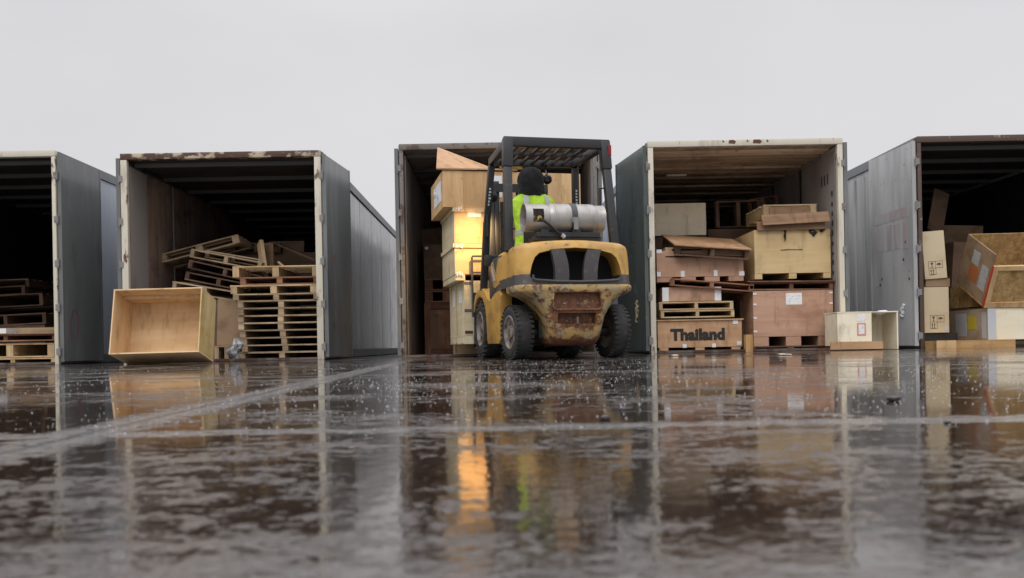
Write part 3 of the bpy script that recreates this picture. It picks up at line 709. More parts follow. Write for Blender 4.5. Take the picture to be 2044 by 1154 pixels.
# ---- third trailer: dim goods at the back
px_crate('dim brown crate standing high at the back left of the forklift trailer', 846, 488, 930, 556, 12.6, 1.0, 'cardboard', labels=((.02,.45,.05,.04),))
panel('dim sheet with sloping top edge above the crate in the forklift trailer', 843, 455, 905, 490, 13.4, 'cardboard', rot=(0,R(-6),0))
G3 = 'dark pallets stacked in the forklift trailer'
zs = [556, 580, 604, 640, 675, 708]
for k, lab in enumerate(('top dark red pallet under the dim crate in the forklift trailer', 'second dark red pallet under the dim crate in the forklift trailer')):
    px_pallet(lab, 848, zs[k], 935, zs[k+1]-1, 12.5, 1.0, 'pallet_red', group=G3, sw=.12)
px_crate('dark red slatted crate beneath the pallets in the forklift trailer', 848, 604, 935, 708, 12.5, 1.0, 'pallet_red', battens=(.09,'pallet_red'), labels=((.12,.12,.1,.5,'cardboard'),(.42,.12,.1,.5,'cardboard')))
px_crate('dim yellow-brown low crate on the floor behind the forklift wheel', 905, 680, 1010, 708, 11.75, .6, 'cardboard_tan', battens=(.03,'pallet'))

# ---- fourth trailer, left column
YF = 11.0
G4 = 'crates in the cream-framed trailer'
cT = px_crate('brown plywood crate lettered Thailand on its front, at the bottom left', 1313, 640, 1481, 706, 10.92, .9, 'ply_brown', feet_px=13, feet=3, lid='ply_brown', lid_over=.02, group=G4,
     clips=((1.0,.30,.07,.05),(1.05,.02,.06,.05),(.33,-.005,.05,.05),(.72,-.005,.05,.05)), foot_w=.12, foot_in=.02)
def text_mesh(txt, size, mat, parent, loc, rot=(R(90),0,0), bold=.012, name='lettering'):
    cu = bpy.data.curves.new(name, 'FONT'); cu.body = txt; cu.size = size; cu.extrude = .0008; cu.offset = bold; cu.align_x = 'CENTER'; cu.space_character = 1.04
    o = bpy.data.objects.new(name, cu); COL.objects.link(o)
    bpy.context.view_layer.update(); dg = bpy.context.evaluated_depsgraph_get()
    me = bpy.data.meshes.new_from_object(o.evaluated_get(dg)); bpy.data.objects.remove(o)
    o = bpy.data.objects.new(name, me); COL.objects.link(o); me.materials.clear(); me.materials.append(mat)
    o.parent = parent; o.location = loc; o.rotation_euler = rot; return o
a, b_, z0, z1 = rect(1349, 655, 1437, 678, 10.92)
text_mesh('Thailand', (z1-z0)*1.32, M['black_ink'], cT, ((a+b_)/2-cT.location.x, -.45-.0022, z0-cT.location.z))
px_pallet('light pallet directly on the crate lettered Thailand', 1319, 619, 1466, 634, 10.95, .85, 'pallet_pale', group=G4, sw=.045)
px_pallet('light pallet second above the crate lettered Thailand', 1316, 602, 1464, 618, 10.95, .85, 'pallet_pale', group=G4, sw=.045)
px_crate('pinkish crate with a white strap at either end', 1322, 573, 1440, 601, 11.0, .8, 'ply_pink', group=G4,
     clips=((.0,.0,.085,.185),(.70,.0,.085,.185)))
tilt_pallet('thin red-brown pallet sagging to the right across both crate columns', (1338,570), (1503,583), 10.95, 1, .9, .10, 'pallet_red', group=G4)
px_crate('wide brown plywood crate on skids with small white clips along its base', 1311, 500, 1484, 562, 11.0, .95, 'ply_pink', feet_px=10, feet=4, foot_w=.2, group=G4,
     clips=((.0,.32,.07,.05),(.32,.0,.05,.08),(.76,.0,.05,.08),(1.1,.0,.07,.06),(-.0,.01,.05,.06)))
px_pallet('tan pallet lying on the wide brown crate with clips', 1328, 494, 1484, 514, 11.0, .95, 'pallet_pale', group=G4, sw=.09, rot=(0,R(1),0))
tilt_pallet('worn pallet second under the rusty plywood sheet', (1350,497), (1492,500), 10.95, 1, 1.0, .125, 'pallet', group=G4, sw=.06, pitch=R(9))
tilt_pallet('pallet topped by a rusty orange-brown plywood sheet', (1350,490), (1496,499), 10.85, 1, 1.0, .13, 'pallet_dark', group=G4, sheet='ply_brown', pitch=R(15))
panel('off-white panel standing behind the pallets at the back left', 1306, 406, 1409, 470, 12.1, 'white_board', group=G4)
tilt_pallet('dark upright pallet leaning at the back between the two crate columns', (1430,455), (1520,452), 12.4, 1, .12, .40, 'pallet_dark', group=G4)
tilt_pallet('dim reddish pallet leaning behind the pale crate', (1500,450), (1560,440), 12.7, 1, .12, .40, 'pallet_red', group=G4)
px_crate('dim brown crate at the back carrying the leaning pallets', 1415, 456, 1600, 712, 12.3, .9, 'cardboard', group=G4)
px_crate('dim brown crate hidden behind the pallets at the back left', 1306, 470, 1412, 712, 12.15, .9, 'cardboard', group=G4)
# right column
cB = px_crate('big pinkish-brown crate with a white paper label and corner clips', 1504, 580, 1663, 690, 10.95, 1.0, 'ply_pink', feet_px=19, feet=3, foot_w=.2, group=G4,
     labels=((.435,.42,.215,.155),), clips=tuple((x,z,.045,.022) for x in (.0,1.015) for z in (.06,.24,.42,.56)))
px_pallet('dark pallet on the ground beneath the big pinkish-brown crate', 1496, 690, 1662, 704, 10.95, 1.0, 'pallet_dark', group=G4, sw=.09)
px_pallet('red-brown pallet lying on the big pinkish-brown crate', 1497, 563, 1663, 579, 10.95, 1.0, 'pallet_red', group=G4, sw=.05, rot=(0,R(.6),0), sheet='pallet_red')
cP = px_crate('pale plywood crate on skids, topped by broken panels', 1506, 458, 1658, 556, 10.98, .95, 'ply_cream', feet_px=11, feet=3, foot_w=.1, group=G4)
mb = MB()
for k in range(7): mb.box(-.16+k*.042, -.16+k*.042+.043, -.475-.003, -.475-.0005, .375+random.uniform(0,.006), .388+random.uniform(0,.008))
mb.build('ink_mark', M['faded_ink'], cP)
rag(cP, (-.10,-.485,.655), .035, .15, 'black_film'); rag(cP, (.27,-.485,.66), .10, .10, 'black_film'); rag(cP, (.40,-.485,.66), .07, .05, 'black_film')
panel('brown panel hanging over the front of the pale crate', 1511, 440, 1648, 459, 10.94, 'ply_old', rot=(R(-12),R(-.5),R(1)), group=G4)
panel('wide brown flap tipped forward above the pale crate', 1522, 424, 1658, 446, 10.88, 'ply_old', rot=(R(-18),R(-2.5),R(2)), group=G4)
px_pallet('pale pallet upturned on top of the pale crate', 1524, 408, 1630, 436, 11.15, .8, 'pallet_pale', group=G4, nst=2, sw=.09)
panel('brown sheet standing in the mouth of the topmost pale pallet', 1536, 412, 1618, 432, 11.13, 'ply_old', group=G4)
px_crate('short upright wooden block on the ground between the two crate columns', 1489, 668, 1503, 706, 10.75, .1, 'ply_honey', group=G4, name='wood_block', cat='wood block')
px_crate('dark low crate in the gap between the two crate columns', 1478, 600, 1508, 703, 11.4, .6, 'cardboard', group=G4)

# ---- small white open crate outside the fourth trailer
YW = 10.35
a, b_, z0, z1 = rect(1672, 624, 1793, 704, YW)
wcr = thing('white_crate', 'small white crate open on its right, standing before the cream-framed trailer', 'crate', ((a+b_)/2, YW, 0), (0,0,R(0)))
w = (b_-a)/2; xs = at(1740,660,YW)[0]-(a+b_)/2; dpt = .42; zb = at(1700,690,YW)[1]
MB().box(-w, xs, 0, .015, zb, z1).build('front_panel', M['white_board'], wcr)
mb = MB(); mb.box(xs+.001, w, dpt-.015, dpt, .01, z1-.01); mb.build('back_panel', M['white_board'], wcr)
MB().box(w-.016, w, .0, dpt-.016, .005, z1-.003).build('side_panel', M['white_board'], wcr)
MB().box(-w, -w+.015, .016, dpt-.016, zb, z1-.003).build('side_panel', M['white_board'], wcr)
MB().box(-w-.005, w+.005, -.004, dpt+.004, z1+.001, z1+.014).build('lid', M['white_board'], wcr)
MB().box(xs-.02, xs-.004, .016, dpt-.016, zb, z1-.003).build('divider', M['white_board'], wcr)
mb = MB()
for k in range(5): mb.box(-w+.0+k*.125, -w+.06+k*.125, .001, .03, zb-.03, zb-.001)
mb.build('teeth', M['white_board'], wcr)
lx = at(1712,640,YW)[0]-(a+b_)/2; zl0, zl1 = at(1720,670,YW)[1], at(1720,645,YW)[1]
MB().box(lx-.01, lx+.10, -.003, -.0005, zl0, zl1).build('red_frame_label', M['red_line'], wcr)
MB().box(lx+.008, lx+.082, -.005, -.0032, zl0+.018, zl1-.018).build('paper_label', M['paper'], wcr)
MB().box(lx-.01, lx+.10, -.003, -.0005, zl1+.02, zl1+.11).build('paper_label', M['paper'], wcr)
rg = rag(None, (at(1772,618,YW)[0], YW+.1, z1+.03), .2, .08, 'paper_plain', 'crumpled_paper'); rg.rotation_euler = (R(70),0,R(20)); rg.location.z = z1+.02
tag(rg, 'crumpled white paper on top of the small white crate', 'paper')
a2, b2, y0_, y1_ = rect(1660, 681, 1765, 704, YW-.06)
low = thing('pallet_base', 'orange-brown timber base under the small white crate', 'wooden base', ((a2+b2)/2, YW-.03, 0))
MB().box(-(b2-a2)/2, (b2-a2)/2, 0, .022, .012, at(1712,681,YW)[1]-.005).build('front_board', M['ply_brown'], low)
for k in (-1,0,1): MB().box(k*(b2-a2)*.42-.05, k*(b2-a2)*.42+.05, .024, .42, .002, zb-.034).build('block', M['pallet_red'], low)
px_crate('broken timber scrap lying beside the orange-brown base', 1738, 700, 1768, 706, 10.2, .08, 'pallet_red', rot=(0,R(6),R(20)), name='timber_scrap', cat='timber scrap')

# ---- fifth trailer
YG = 11.0
G5 = 'goods in the rightmost trailer'
def marks(parent, x, z, s, yf):
    """handling marks: two arrows, a glass and an umbrella in ruled boxes"""
    mb = MB(); y0, y1 = yf-.003, yf-.0006
    def B(a, b_, c, d): mb.box(x+a*s, x+b_*s, y0, y1, z+c*s, z+d*s)
    for i in range(3): B(0,2.1,i*1.0,i*1.0+.04) if i != 0 else B(0,1.05,0,.04)
    B(0,.04,0,2); B(1.03,1.07,0,2); B(2.06,2.1,1,2)
    for q in (.28,.62):                                   # arrows
        B(q,q+.08,.15,.6); mb.prism([(x+(q-.09)*s,z+.58*s),(x+(q+.17)*s,z+.58*s),(x+(q+.04)*s,z+.86*s)], 'y', y0, y1)
    B(.2,.85,.1,.15)
    mb.prism([(x+.3*s,z+1.85*s),(x+.75*s,z+1.85*s),(x+.6*s,z+1.5*s),(x+.45*s,z+1.5*s)], 'y', y0, y1); B(.49,.56,1.22,1.5); B(.35,.7,1.15,1.22)   # glass
    mb.prism([(x+(1.55+.36*math.cos(t))*s, z+(1.45+.3*math.sin(t))*s) for t in [math.pi*k/8 for k in range(9)]], 'y', y0, y1); B(1.53,1.57,1.15,1.5)  # umbrella
    mb.build('handling_marks', M['faded_ink'], parent)
for (x0,y0,x1,y1), rot, lab in (((1845,573,1894,664),0,'cream carton with black handling marks, standing under the tilted one'), ((1846,461,1890,556),R(-3.5),'cream carton with black handling marks, tilted on top of the other')):
    c = px_crate(lab, x0, y0, x1, y1, YG-.02, .7, 'cream_box', rot=(0,-rot if False else rot*-1,0) if False else (0,rot*-1*-1,0), name='carton', cat='box', group='cream cartons with handling marks')
    marks(c, -.09, .05, .09, -.35)
    if rot == 0: MB().box(.10,.15,-.353,-.3506,.03,.08).build('sticker', M['silver_tape'], c)
px_crate('flat grey carton lying between the two cream cartons', 1848, 556, 1896, 572, YG, .6, 'cardboard_tan', name='carton', cat='box', group=G5)
px_crate('black low plinth beneath the lower cream carton', 1846, 665, 1912, 697, YG+.05, .6, 'black_paint', name='plinth', cat='plinth', group=G5)
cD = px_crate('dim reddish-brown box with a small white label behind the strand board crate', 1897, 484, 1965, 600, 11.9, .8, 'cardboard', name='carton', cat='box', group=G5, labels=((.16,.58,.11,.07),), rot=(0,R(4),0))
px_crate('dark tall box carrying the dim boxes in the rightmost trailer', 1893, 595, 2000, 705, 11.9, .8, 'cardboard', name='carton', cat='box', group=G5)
panel('dim brown sheet standing behind the cartons in the rightmost trailer', 1862, 450, 1960, 520, 12.8, 'cardboard_tan', rot=(0,R(2),0), group=G5)
panel('dark reddish sheet leaning high on the left wall of the rightmost trailer', 1845, 378, 1885, 462, 12.2, 'cardboard', rot=(0,R(14),R(20)), group=G5)
hb_ = px_crate('honey-coloured timber base with a pale end block, on the ground in the rightmost trailer', 1871, 679, 2027, 700, 10.5, .9, 'ply_honey', group=G5, name='pallet_base', cat='wooden base')
MB().box(-.515,-.27,-.47,-.4505,.0,.138).build('end_block', M['pine'], hb_)
px_crate('low timber block behind the honey-coloured pallet', 1995, 680, 2090, 700, 10.85, .8, 'pallet_pale', group=G5)
# strapped pale plank crate
a, b_, z0, z1 = rect(1976, 614, 2110, 677, 10.62)
pc = crate('low pale plank crate with a silver strap and stickered left side', ((a+b_)/2, 10.62+.5, z0), b_-a, 1.0, z1-z0, 'white_board', group=G5, seams=0, rot=(0,0,R(-2)))
hw = (b_-a)/2
MB().box(-hw-.004, -hw+.10, -.508, -.5005, 0, z1-z0).build('strap', M['silver_tape'], pc)
MB().box(-hw-.003,-hw-.0005,-.46,-.36,.02,.36).build('sticker', M['silver_tape'], pc); MB().box(-hw-.003,-hw-.0005,.02,.30,.05,.36).build('sticker', M['silver_tape'], pc)
MB().box(-hw-.004,-hw-.0006,-.22,-.02,.14,.32).build('sticker', M['yellow_label'], pc)
MB().box(-hw-.0004,-hw+.0002,-.5,.5,.0,z1-z0).build('side_panel', M['dull_cream'], pc)
# tilted open strand board crate
ob = thing('strand_board_crate', 'open strand board crate tipped on the goods, with orange and white labels and red tape', 'crate', (at(1962,606,10.65)[0]+.625, 10.70, at(1962,606,10.65)[1]), (R(28), R(0), R(-3)), G5)
W5, D5, H5 = 1.25, .76, .72
for nm, bx in (('bottom_panel', (-W5/2,W5/2,-.1,D5-.1,0,.018)), ('side_panel', (-W5/2,-W5/2+.018,-.08,D5-.1,.02,H5)), ('side_panel', (W5/2-.018,W5/2,-.08,D5-.1,.02,H5)),
               ('back_panel', (-W5/2+.02,W5/2-.02,D5-.118,D5-.1,.02,H5)), ('front_panel', (-W5/2,W5/2,-.1,-.082,.02,H5*.80))):
    MB().box(*bx).build(nm, M['osb' if nm != 'side_panel' else 'cardboard_tan'], ob)
mb = MB(); z2 = H5*.80
mb.box(-W5/2,W5/2,-.125,-.101,z2-.06,z2); mb.box(-W5/2,W5/2,-.125,-.101,.0,.07); mb.box(-W5/2,-W5/2+.06,-.124,-.101,.071,z2-.061)
mb.build('batten_frame', M['pine'], ob)
MB().box(-W5/2+.02,W5/2-.02,-.08,-.055,z2-.09,z2-.02).build('inner_batten', M['pine_white'], ob)
MB().box(-W5/2-.004,-W5/2-.0005,-.124,-.075,.0,z2).build('red_tape', M['red_tape'], ob)
for nm, bx, mt in (('orange_label', (.20,.44,.20,.40), 'orange_label'), ('paper_label', (.24,.42,.42,.60), 'dull_label'), ('paper_label', (-.02,.15,.18,.50), 'dull_label')):
    MB().box(-W5/2-.003,-W5/2-.0004,*bx).build(nm, M[mt], ob)
px_crate('dark small box wedged under the tipped strand board crate', 1937, 570, 2000, 612, 11.2, .5, 'osb', name='carton', cat='box', group=G5)

# ------------------------------------------------------------------ forklift
YAW = R(12); FO = Vector((.645, 8.25, 0)); MF = Matrix.Translation(FO) @ Matrix.Rotation(YAW, 4, 'Z')
def FL(x, y, z): return MF @ Vector((x, y, z))
fk = thing('forklift', 'worn yellow and black forklift with a rusty rear, carrying stacked crates', 'forklift', FO, (0,0,YAW))
def outline(w, yr, yf, r, z, bulge=.03, arch=0):
    pts = []
    for k in range(3): pts.append((-w, yf + (yr+r-yf)*k/3))
    for k in range(7):
        a = math.pi + (math.pi/2)*k/6; pts.append((-w+r + r*math.cos(a), yr+r + r*math.sin(a)))
    for k in range(1, 10):
        f = k/10; pts.append((-w+r + (2*w-2*r)*f, yr))
    for k in range(7):
        a = 1.5*math.pi + (math.pi/2)*k/6; pts.append((w-r + r*math.cos(a), yr+r + r*math.sin(a)))
    for k in range(1, 4): pts.append((w, yr+r + (yf-yr-r)*k/3))
    return [(x, y - bulge*(1-(x/w)**2)*(1 if y < yr+r else 0), z + arch*(1-(x/w)**2)) for x, y in pts]
secs = [outline(w, yr, .02, r, z) for z, w, yr, r in ((.125,.20,-.20,.08),(.15,.245,-.31,.09),(.20,.262,-.36,.09),(.30,.278,-.39,.09),(.40,.302,-.405,.09),(.48,.345,-.41,.10),(.53,.385,-.415,.10),(.57,.42,-.42,.11),(.605,.475,-.425,.12),(.63,.54,-.43,.13),(.648,.582,-.435,.14),(.665,.59,-.44,.15),(.695,.592,-.44,.15),(.71,.588,-.43,.15))]
cw = MB().loft(secs).build('counterweight', M['weight'], fk, weld=False, smooth=True)
cut(cw, MB().box(-.235,.235,-.60,-.395,.475,.635)); cut(cw, MB().box(-.19,.19,-.60,-.33,.335,.44))
secs = [outline(w, yr, .55 if z < 1 else .5, r, z, .03, arch) for z, w, yr, r, arch in ((.712,.585,-.42,.15,0),(.74,.582,-.415,.15,0),(.95,.578,-.40,.15,0),(1.05,.572,-.385,.15,.01),(1.085,.56,-.37,.14,.022),(1.105,.535,-.345,.13,.03),(1.112,.49,-.30,.12,.033))]
hd = MB().loft(secs).build('rear_hood', M['hood'], fk, smooth=True)
op = [(-.43,.762),(-.455,.785),(-.452,.83),(-.435,.90),(-.405,.97),(-.36,1.012),(-.2,1.05),(0,1.064),(.2,1.05),(.36,1.012),(.405,.97),(.435,.90),(.452,.83),(.455,.785),(.43,.762),(.2,.752),(0,.748),(-.2,.752)]
cut(hd, MB().prism(op, 'y', -.7, -.13))
MB().box(-.44,.44,-.17,-.132,.75,1.05).build('radiator', M['deep_black'], fk)
for s in (-1, 1):
    secs = [[(s*(c+dx), -.425+dy+.012*abs(t-.5), z) for dx, dy in ((-.07,.0),(.068,-.004),(.07,.06),(-.066,.06))] for t, z, c in [(k/6, .752+.295*k/6, .172-.015*math.sin(math.pi*k/6)-.03*(1-k/6)+.012*k/6) for k in range(7)]]
    MB().loft(secs).build('grille_pillar', M['pillar_grey'], fk, smooth=True)
mb = MB()
mb.tube([(-.43,-.452,.80),(-.435,-.452,.77),(-.41,-.456,.752),(-.2,-.462,.738),(0,-.465,.734),(.2,-.462,.738),(.41,-.456,.752),(.435,-.452,.77),(.43,-.452,.80)], .012, 8)
mb.build('grille_rim', M['dark_grey'], fk, smooth=True)
mb = MB()
def rr(x0, x1, z0, z1, r, y):
    pts = []
    for cx, cz, a0 in ((x1-r,z1-r,0),(x0+r,z1-r,90),(x0+r,z0+r,180),(x1-r,z0+r,270)):
        pts += [(cx+r*math.cos(R(a0+15*k)), y - .028*(1-(cx/.5)**2), cz+r*math.sin(R(a0+15*k))) for k in range(7)]
    return pts + pts[:1]
mb.tube(rr(-.24,.24,.47,.64,.04,-.418), .010, 6); mb.build('recess_rim', M['weight'], fk, smooth=True)
MB().tube([(0,-.44,.335),(0,-.43,.40)], .012, 8).build('tow_pin', M['hub'], fk)
# chassis, side panels
MB().box(-.42,.42,.55,1.75,.16,.66).build('chassis', M['black_paint'], fk, bevel=.02)
MB().box(-.30,.30,-.10,.56,.20,.62).build('axle_housing', M['black_paint'], fk, bevel=.02)
MB().box(-.40,.40,1.0,1.65,.14,.2).build('belly_plate', M['dark_grey'], fk)
prof = [(.40,.20),(.46,.16),(1.06,.16),(1.10,.22),(1.115,.38),(1.16,.52),(1.24,.62),(1.36,.69),(1.50,.715),(1.66,.70),(1.80,.63),(1.88,.54),(1.93,.56),(1.90,.66),(1.80,.75),(1.62,.80),(1.40,.81),(1.22,.76),(1.05,.66),(.92,.63),(.62,.70),(.36,.72),(.32,.66),(.36,.52)]
for s in (-1, 1):
    MB().prism(prof, 'x', s*.46, s*.585).build('side_panel', M['yellow_side'], fk, bevel=.012)
    MB().prism([(.30,.725),(.62,.705),(.90,.64),(.98,.66),(.98,.75),(.86,1.04),(.78,1.075),(.30,1.075)], 'x', s*.40, s*.572).build('cowl', M['dark_grey'], fk, bevel=.015)
    MB().prism([(.36,.78),(.62,.75),(.72,.78),(.80,.90),(.83,1.02),(.74,1.04),(.66,.95),(.55,.86)], 'x', s*.573, s*.583).build('cowl_panel', M['yellow_side'], fk)
    MB().prism([(.58,.83),(.68,.83),(.79,.98),(.74,1.0)], 'x', s*.5835, s*.585).build('grey_decal', M['reflective'], fk)
    MB().box(min(s*.42,s*.575), max(s*.42,s*.575), 1.0, 1.35, .40, .43).build('step', M['black_paint'], fk)
MB().box(-.39,.39,-.05,.85,.72,1.06).build('engine_cover', M['black_paint'], fk, bevel=.03)
MB().box(-.45,.45,1.42,1.58,.66,1.20).build('dashboard', M['black_paint'], fk, bevel=.03)
MB().box(-.5,.5,.86,1.42,.60,.64).build('floor_plate', M['black_paint'], fk)
# wheels
def wheel(x, y, r, wd, steer=0):
    s = -1 if x < 0 else 1
    wl = thing('wheel', None, None, (x, y, r), (0,0,steer)); wl.parent = fk
    mb = MB(); ri = r*.62
    mb.lathe([(ri,-wd/2+.005),(r*.80,-wd/2-.004),(r*.93,-wd/2+.008),(r*.985,-wd/2+.03),(r,-wd*.2),(r,wd*.2),(r*.985,wd/2-.03),(r*.93,wd/2-.008),(r*.80,wd/2+.004),(ri,wd/2-.005)], seg=40)
    for k in range(26):
        a = 2*math.pi*k/26
        for h in ((-1,1) if r > .3 else ()):
            c = [Vector((h*wd*(.16 if j & 1 else .52), (r*(.97 if (j & 4) == 0 else 1.006))*math.cos(a+(.0 if h > 0 else .12)+(.07 if j & 2 else -.05)+(.10 if not j & 1 else 0)),
                        (r*(.97 if (j & 4) == 0 else 1.006))*math.sin(a+(.0 if h > 0 else .12)+(.07 if j & 2 else -.05)+(.10 if not j & 1 else 0)))) for j in range(8)]
            mb.quad_box(c)
    if r < .3:
        for k in range(34):
            a = 2*math.pi*k/34
            for h in (-1, 1):
                MM = Matrix.Rotation(a + (.09 if h > 0 else 0), 4, 'X')
                mb.box(min(h*wd*.2,h*wd*.505), max(h*wd*.2,h*wd*.505), -.013, .013, r*.95, r*1.004, MM)
    mb.build('tyre', M['rubber'], wl, smooth=True)
    mb = MB(); o_ = wd/2
    mb.lathe([(ri+.004,s*o_*.92),(ri*.98,s*o_*1.0),(ri*.90,s*o_*1.0),(ri*.84,s*o_*.72),(ri*.62,s*o_*.62),(ri*.40,s*o_*.66),(ri*.38,s*o_*.88),(ri*.16,s*o_*.92),(0,s*o_*.92)], seg=32)
    mb.lathe([(ri+.004,-s*o_*.9),(ri*.8,-s*o_*.6),(0,-s*o_*.6)], seg=24)
    mb.build('rim', M['rim'], wl, smooth=True)
    mb = MB()
    for k in range(6):
        a = 2*math.pi*k/6; mb.lathe([(.014,s*o_*.6),(.014,s*o_*.78),(0,s*o_*.78)], (0,ri*.55*math.cos(a),ri*.55*math.sin(a)), 'x', 6)
    mb.build('wheel_nuts', M['hub'], wl)
wheel(-.495, 0, .27, .17, R(6)); wheel(.495, 0, .27, .17, R(6)); wheel(-.48, 1.5, .335, .22); wheel(.48, 1.5, .335, .22)
MB().tube([(-.45,0,.27),(.45,0,.27)], .05, 10).build('rear_axle', M['black_paint'], fk); MB().tube([(-.45,1.5,.335),(.45,1.5,.335)], .08, 10).build('front_axle', M['black_paint'], fk)
# overhead guard
ZT = 2.235
for s in (-1, 1):
    MB().beam((s*.555,.03,1.07),(s*.525,.16,1.95),.085,.075,(0,1,0)).build('rear_post', M['black_paint'], fk, bevel=.01)
    MB().beam((s*.525,.16,1.94),(s*.515,.19,ZT),.10,.10,(0,1,0)).build('rear_post_head', M['black_paint'], fk, bevel=.01)
    mb = MB(); mb.beam((s*.55,1.42,.78),(s*.53,1.26,1.55),.075,.10,(0,1,0)); mb.beam((s*.53,1.26,1.54),(s*.49,1.13,2.17),.07,.09,(0,1,0)); mb.build('front_post', M['black_paint'], fk, bevel=.01)
    MB().beam((s*.515,.20,ZT-.035),(s*.485,1.18,2.235-.02),.06,.085).build('side_rail', M['black_paint'], fk, bevel=.008)
mb = MB()
for k in range(7): z = 1.99 - k*.024; mb.box(-.008,.008,-.0005,.0005,-.008,.008, Matrix.Translation((-.535+.004*k,1.13+.004*k,z)))
MB().beam((-.56,.18,ZT-.03),(.56,.18,ZT-.03),.075,.095).build('rear_crossbar', M['black_paint'], fk, bevel=.01)
MB().beam((-.47,1.17,2.215),(.47,1.17,2.215),.07,.07).build('front_crossbar', M['black_paint'], fk, bevel=.008)
MB().beam((-.45,.72,2.215),(.45,.72,2.215),.05,.03).build('middle_crossbar', M['black_paint'], fk)
for k in range(7):
    x = -.36 + k*.12; MB().beam((x,.22,2.215),(x-.02,1.16,2.205),.035,.022).build('roof_bar', M['black_paint'], fk)
mb = MB(); mb.box(-.40,-.33,1.10,1.13,2.13,2.16); mb.box(-.27,-.14,1.10,1.13,2.13,2.16); mb.build('yellow_tag', M['yellow'], fk)
MB().box(.535,.57,.12,.145,2.08,2.19).build('tail_light', M['glass_red'], fk, bevel=.004)
for s in (-1, 1):
    yb = 1.27 if s < 0 else .13; xb = .54
    mb = MB(); zc = 1.50 if s < 0 else 1.62
    dy = -.09 if s < 0 else .0; dx = 0 if s < 0 else -.10
    mb.tube([(s*xb,yb,zc+.13),(s*xb+dx,yb+dy,zc+.12),(s*xb+dx,yb+dy,zc-.12),(s*xb,yb,zc-.13)], .012, 8); mb.build('grab_handle', M['black_paint'], fk, smooth=True)
mb = MB(); mb.lathe([(0,-.05),(.035,-.045),(.055,-.01),(.055,.01),(.04,.04),(0,.05)], (.12,1.0,2.0), 'y', 16); mb.tube([(.12,1.02,2.05),(.12,1.05,2.18)], .012, 6)
mb.build('mirror', M['mirror'], fk, smooth=True)
# unreadable white lettering on the front posts
mb = MB()
for s in (-1,1):
    for k in range(6):
        t = .30+.055*k; x = s*(.53-.04*t); y = 1.26-.13*t-.052; z = 1.55+.62*t
        mb.box(x-.014, x+.014-random.uniform(0,.012), y-.0015, y+.0015, z-.011, z+.010)
mb.build('post_marking', M['reflective'], fk)
# mast, carriage, forks
for s in (-1, 1):
    mb = MB(); mb.box(s*.34-.035,s*.34+.035,1.90,2.02,.10,2.12); mb.build('mast_rail', M['black_paint'], fk, bevel=.006)
    mb = MB(); mb.box(s*.265-.03,s*.265+.03,1.93,2.03,.12,2.16); mb.build('inner_mast_rail', M['black_paint'], fk, bevel=.006)
    MB().tube([(s*.20,1.92,.2),(s*.20,1.92,1.9)], .03, 10).build('lift_cylinder', M['deep_black'], fk, smooth=True)
mb = MB(); mb.box(-.37,.37,1.88,1.91,2.02,2.12); mb.box(-.37,.37,1.88,1.91,.3,.42); mb.build('mast_crossbar', M['black_paint'], fk)
mb = MB()
for x in (-.03,.03,.10): mb.tube([(x,1.93,.5),(x,1.90,1.5),(x+.02,1.93,2.1)], .014, 6)
mb.build('hydraulic_hoses', M['hose'], fk, smooth=True)
mb = MB(); mb.box(-.52,.52,2.05,2.09,.16,.26); mb.box(-.52,.52,2.05,2.09,.52,.62); mb.box(-.55,-.47,2.05,2.10,.17,.80); mb.box(.47,.55,2.05,2.10,.17,.80); mb.build('fork_carriage', M['black_paint'], fk)
mb = MB(); mb.tube([(-.565,2.08,.5),(-.565,2.08,1.24),(-.555,2.08,1.255),(.555,2.08,1.255),(.565,2.08,1.24),(.565,2.08,.5)], .014, 8)
for x in (-.33,-.11,.11,.33): mb.tube([(x,2.08,.6),(x,2.08,1.25)], .012, 6)
mb.tube([(-.56,2.08,1.05),(.56,2.08,1.05)], .012, 6); mb.build('load_backrest', M['dark_grey'], fk)
for s in (-1, 1):
    mb = MB(); mb.box(s*.30-.06,s*.30+.06,2.095,2.135,.155,.62); mb.box(s*.30-.06,s*.30+.06,2.136,3.25,.125,.165); mb.build('fork', M['black_paint'], fk)
# seat, wheel, work lamp
MB().box(-.36,.12,.42,.92,1.065,1.16).build('seat', M['black_paint'], fk, bevel=.03)
MB().box(-.30,.08,.40,.48,1.165,1.42).build('backrest', M['black_paint'], fk, bevel=.03)
mb = MB(); mb.tube([(-.13+.17*math.cos(a),1.30+.08*math.sin(a),1.36+.15*math.sin(a)) for a in [2*math.pi*k/24 for k in range(25)]], .014, 8, cap=False); mb.tube([(-.13,1.32,1.34),(-.13,1.48,1.1)], .025, 8)
mb.build('steering_wheel', M['black_paint'], fk, smooth=True)
mb = MB(); mb.box(-.62,-.54,.92,1.0,1.02,1.14); mb.build('side_mirror_box', M['black_paint'], fk, bevel=.015)
LP = Vector((-.46,1.22,1.84)); LD = (Vector((-.60,2.22,1.36)) - LP).normalized()
rotl = LD.to_track_quat('-Z', 'Y').to_euler()
wl = MB(); wl.lathe([(0,.06),(.03,.055),(.055,.01),(.062,-.03),(.05,-.03)], (0,0,0), 'z', 20); lo = wl.build('work_lamp', M['black_paint'], fk, loc=LP, rot=rotl, smooth=True)
MB().lathe([(.05,-.022),(.03,-.026),(0,-.028)], (0,0,0), 'z', 20).build('lens', M['lamp_lens'], lo)
MB().tube([(0,.06,.02),(-.06,.10,.03)], .012, 6).build('bracket', M['black_paint'], lo)
ld = bpy.data.lights.new('work_lamp_light', 'SPOT'); ld.energy = 140; ld.color = (1,.64,.28); ld.spot_size = R(60); ld.spot_blend = 1.0; ld.shadow_soft_size = .04
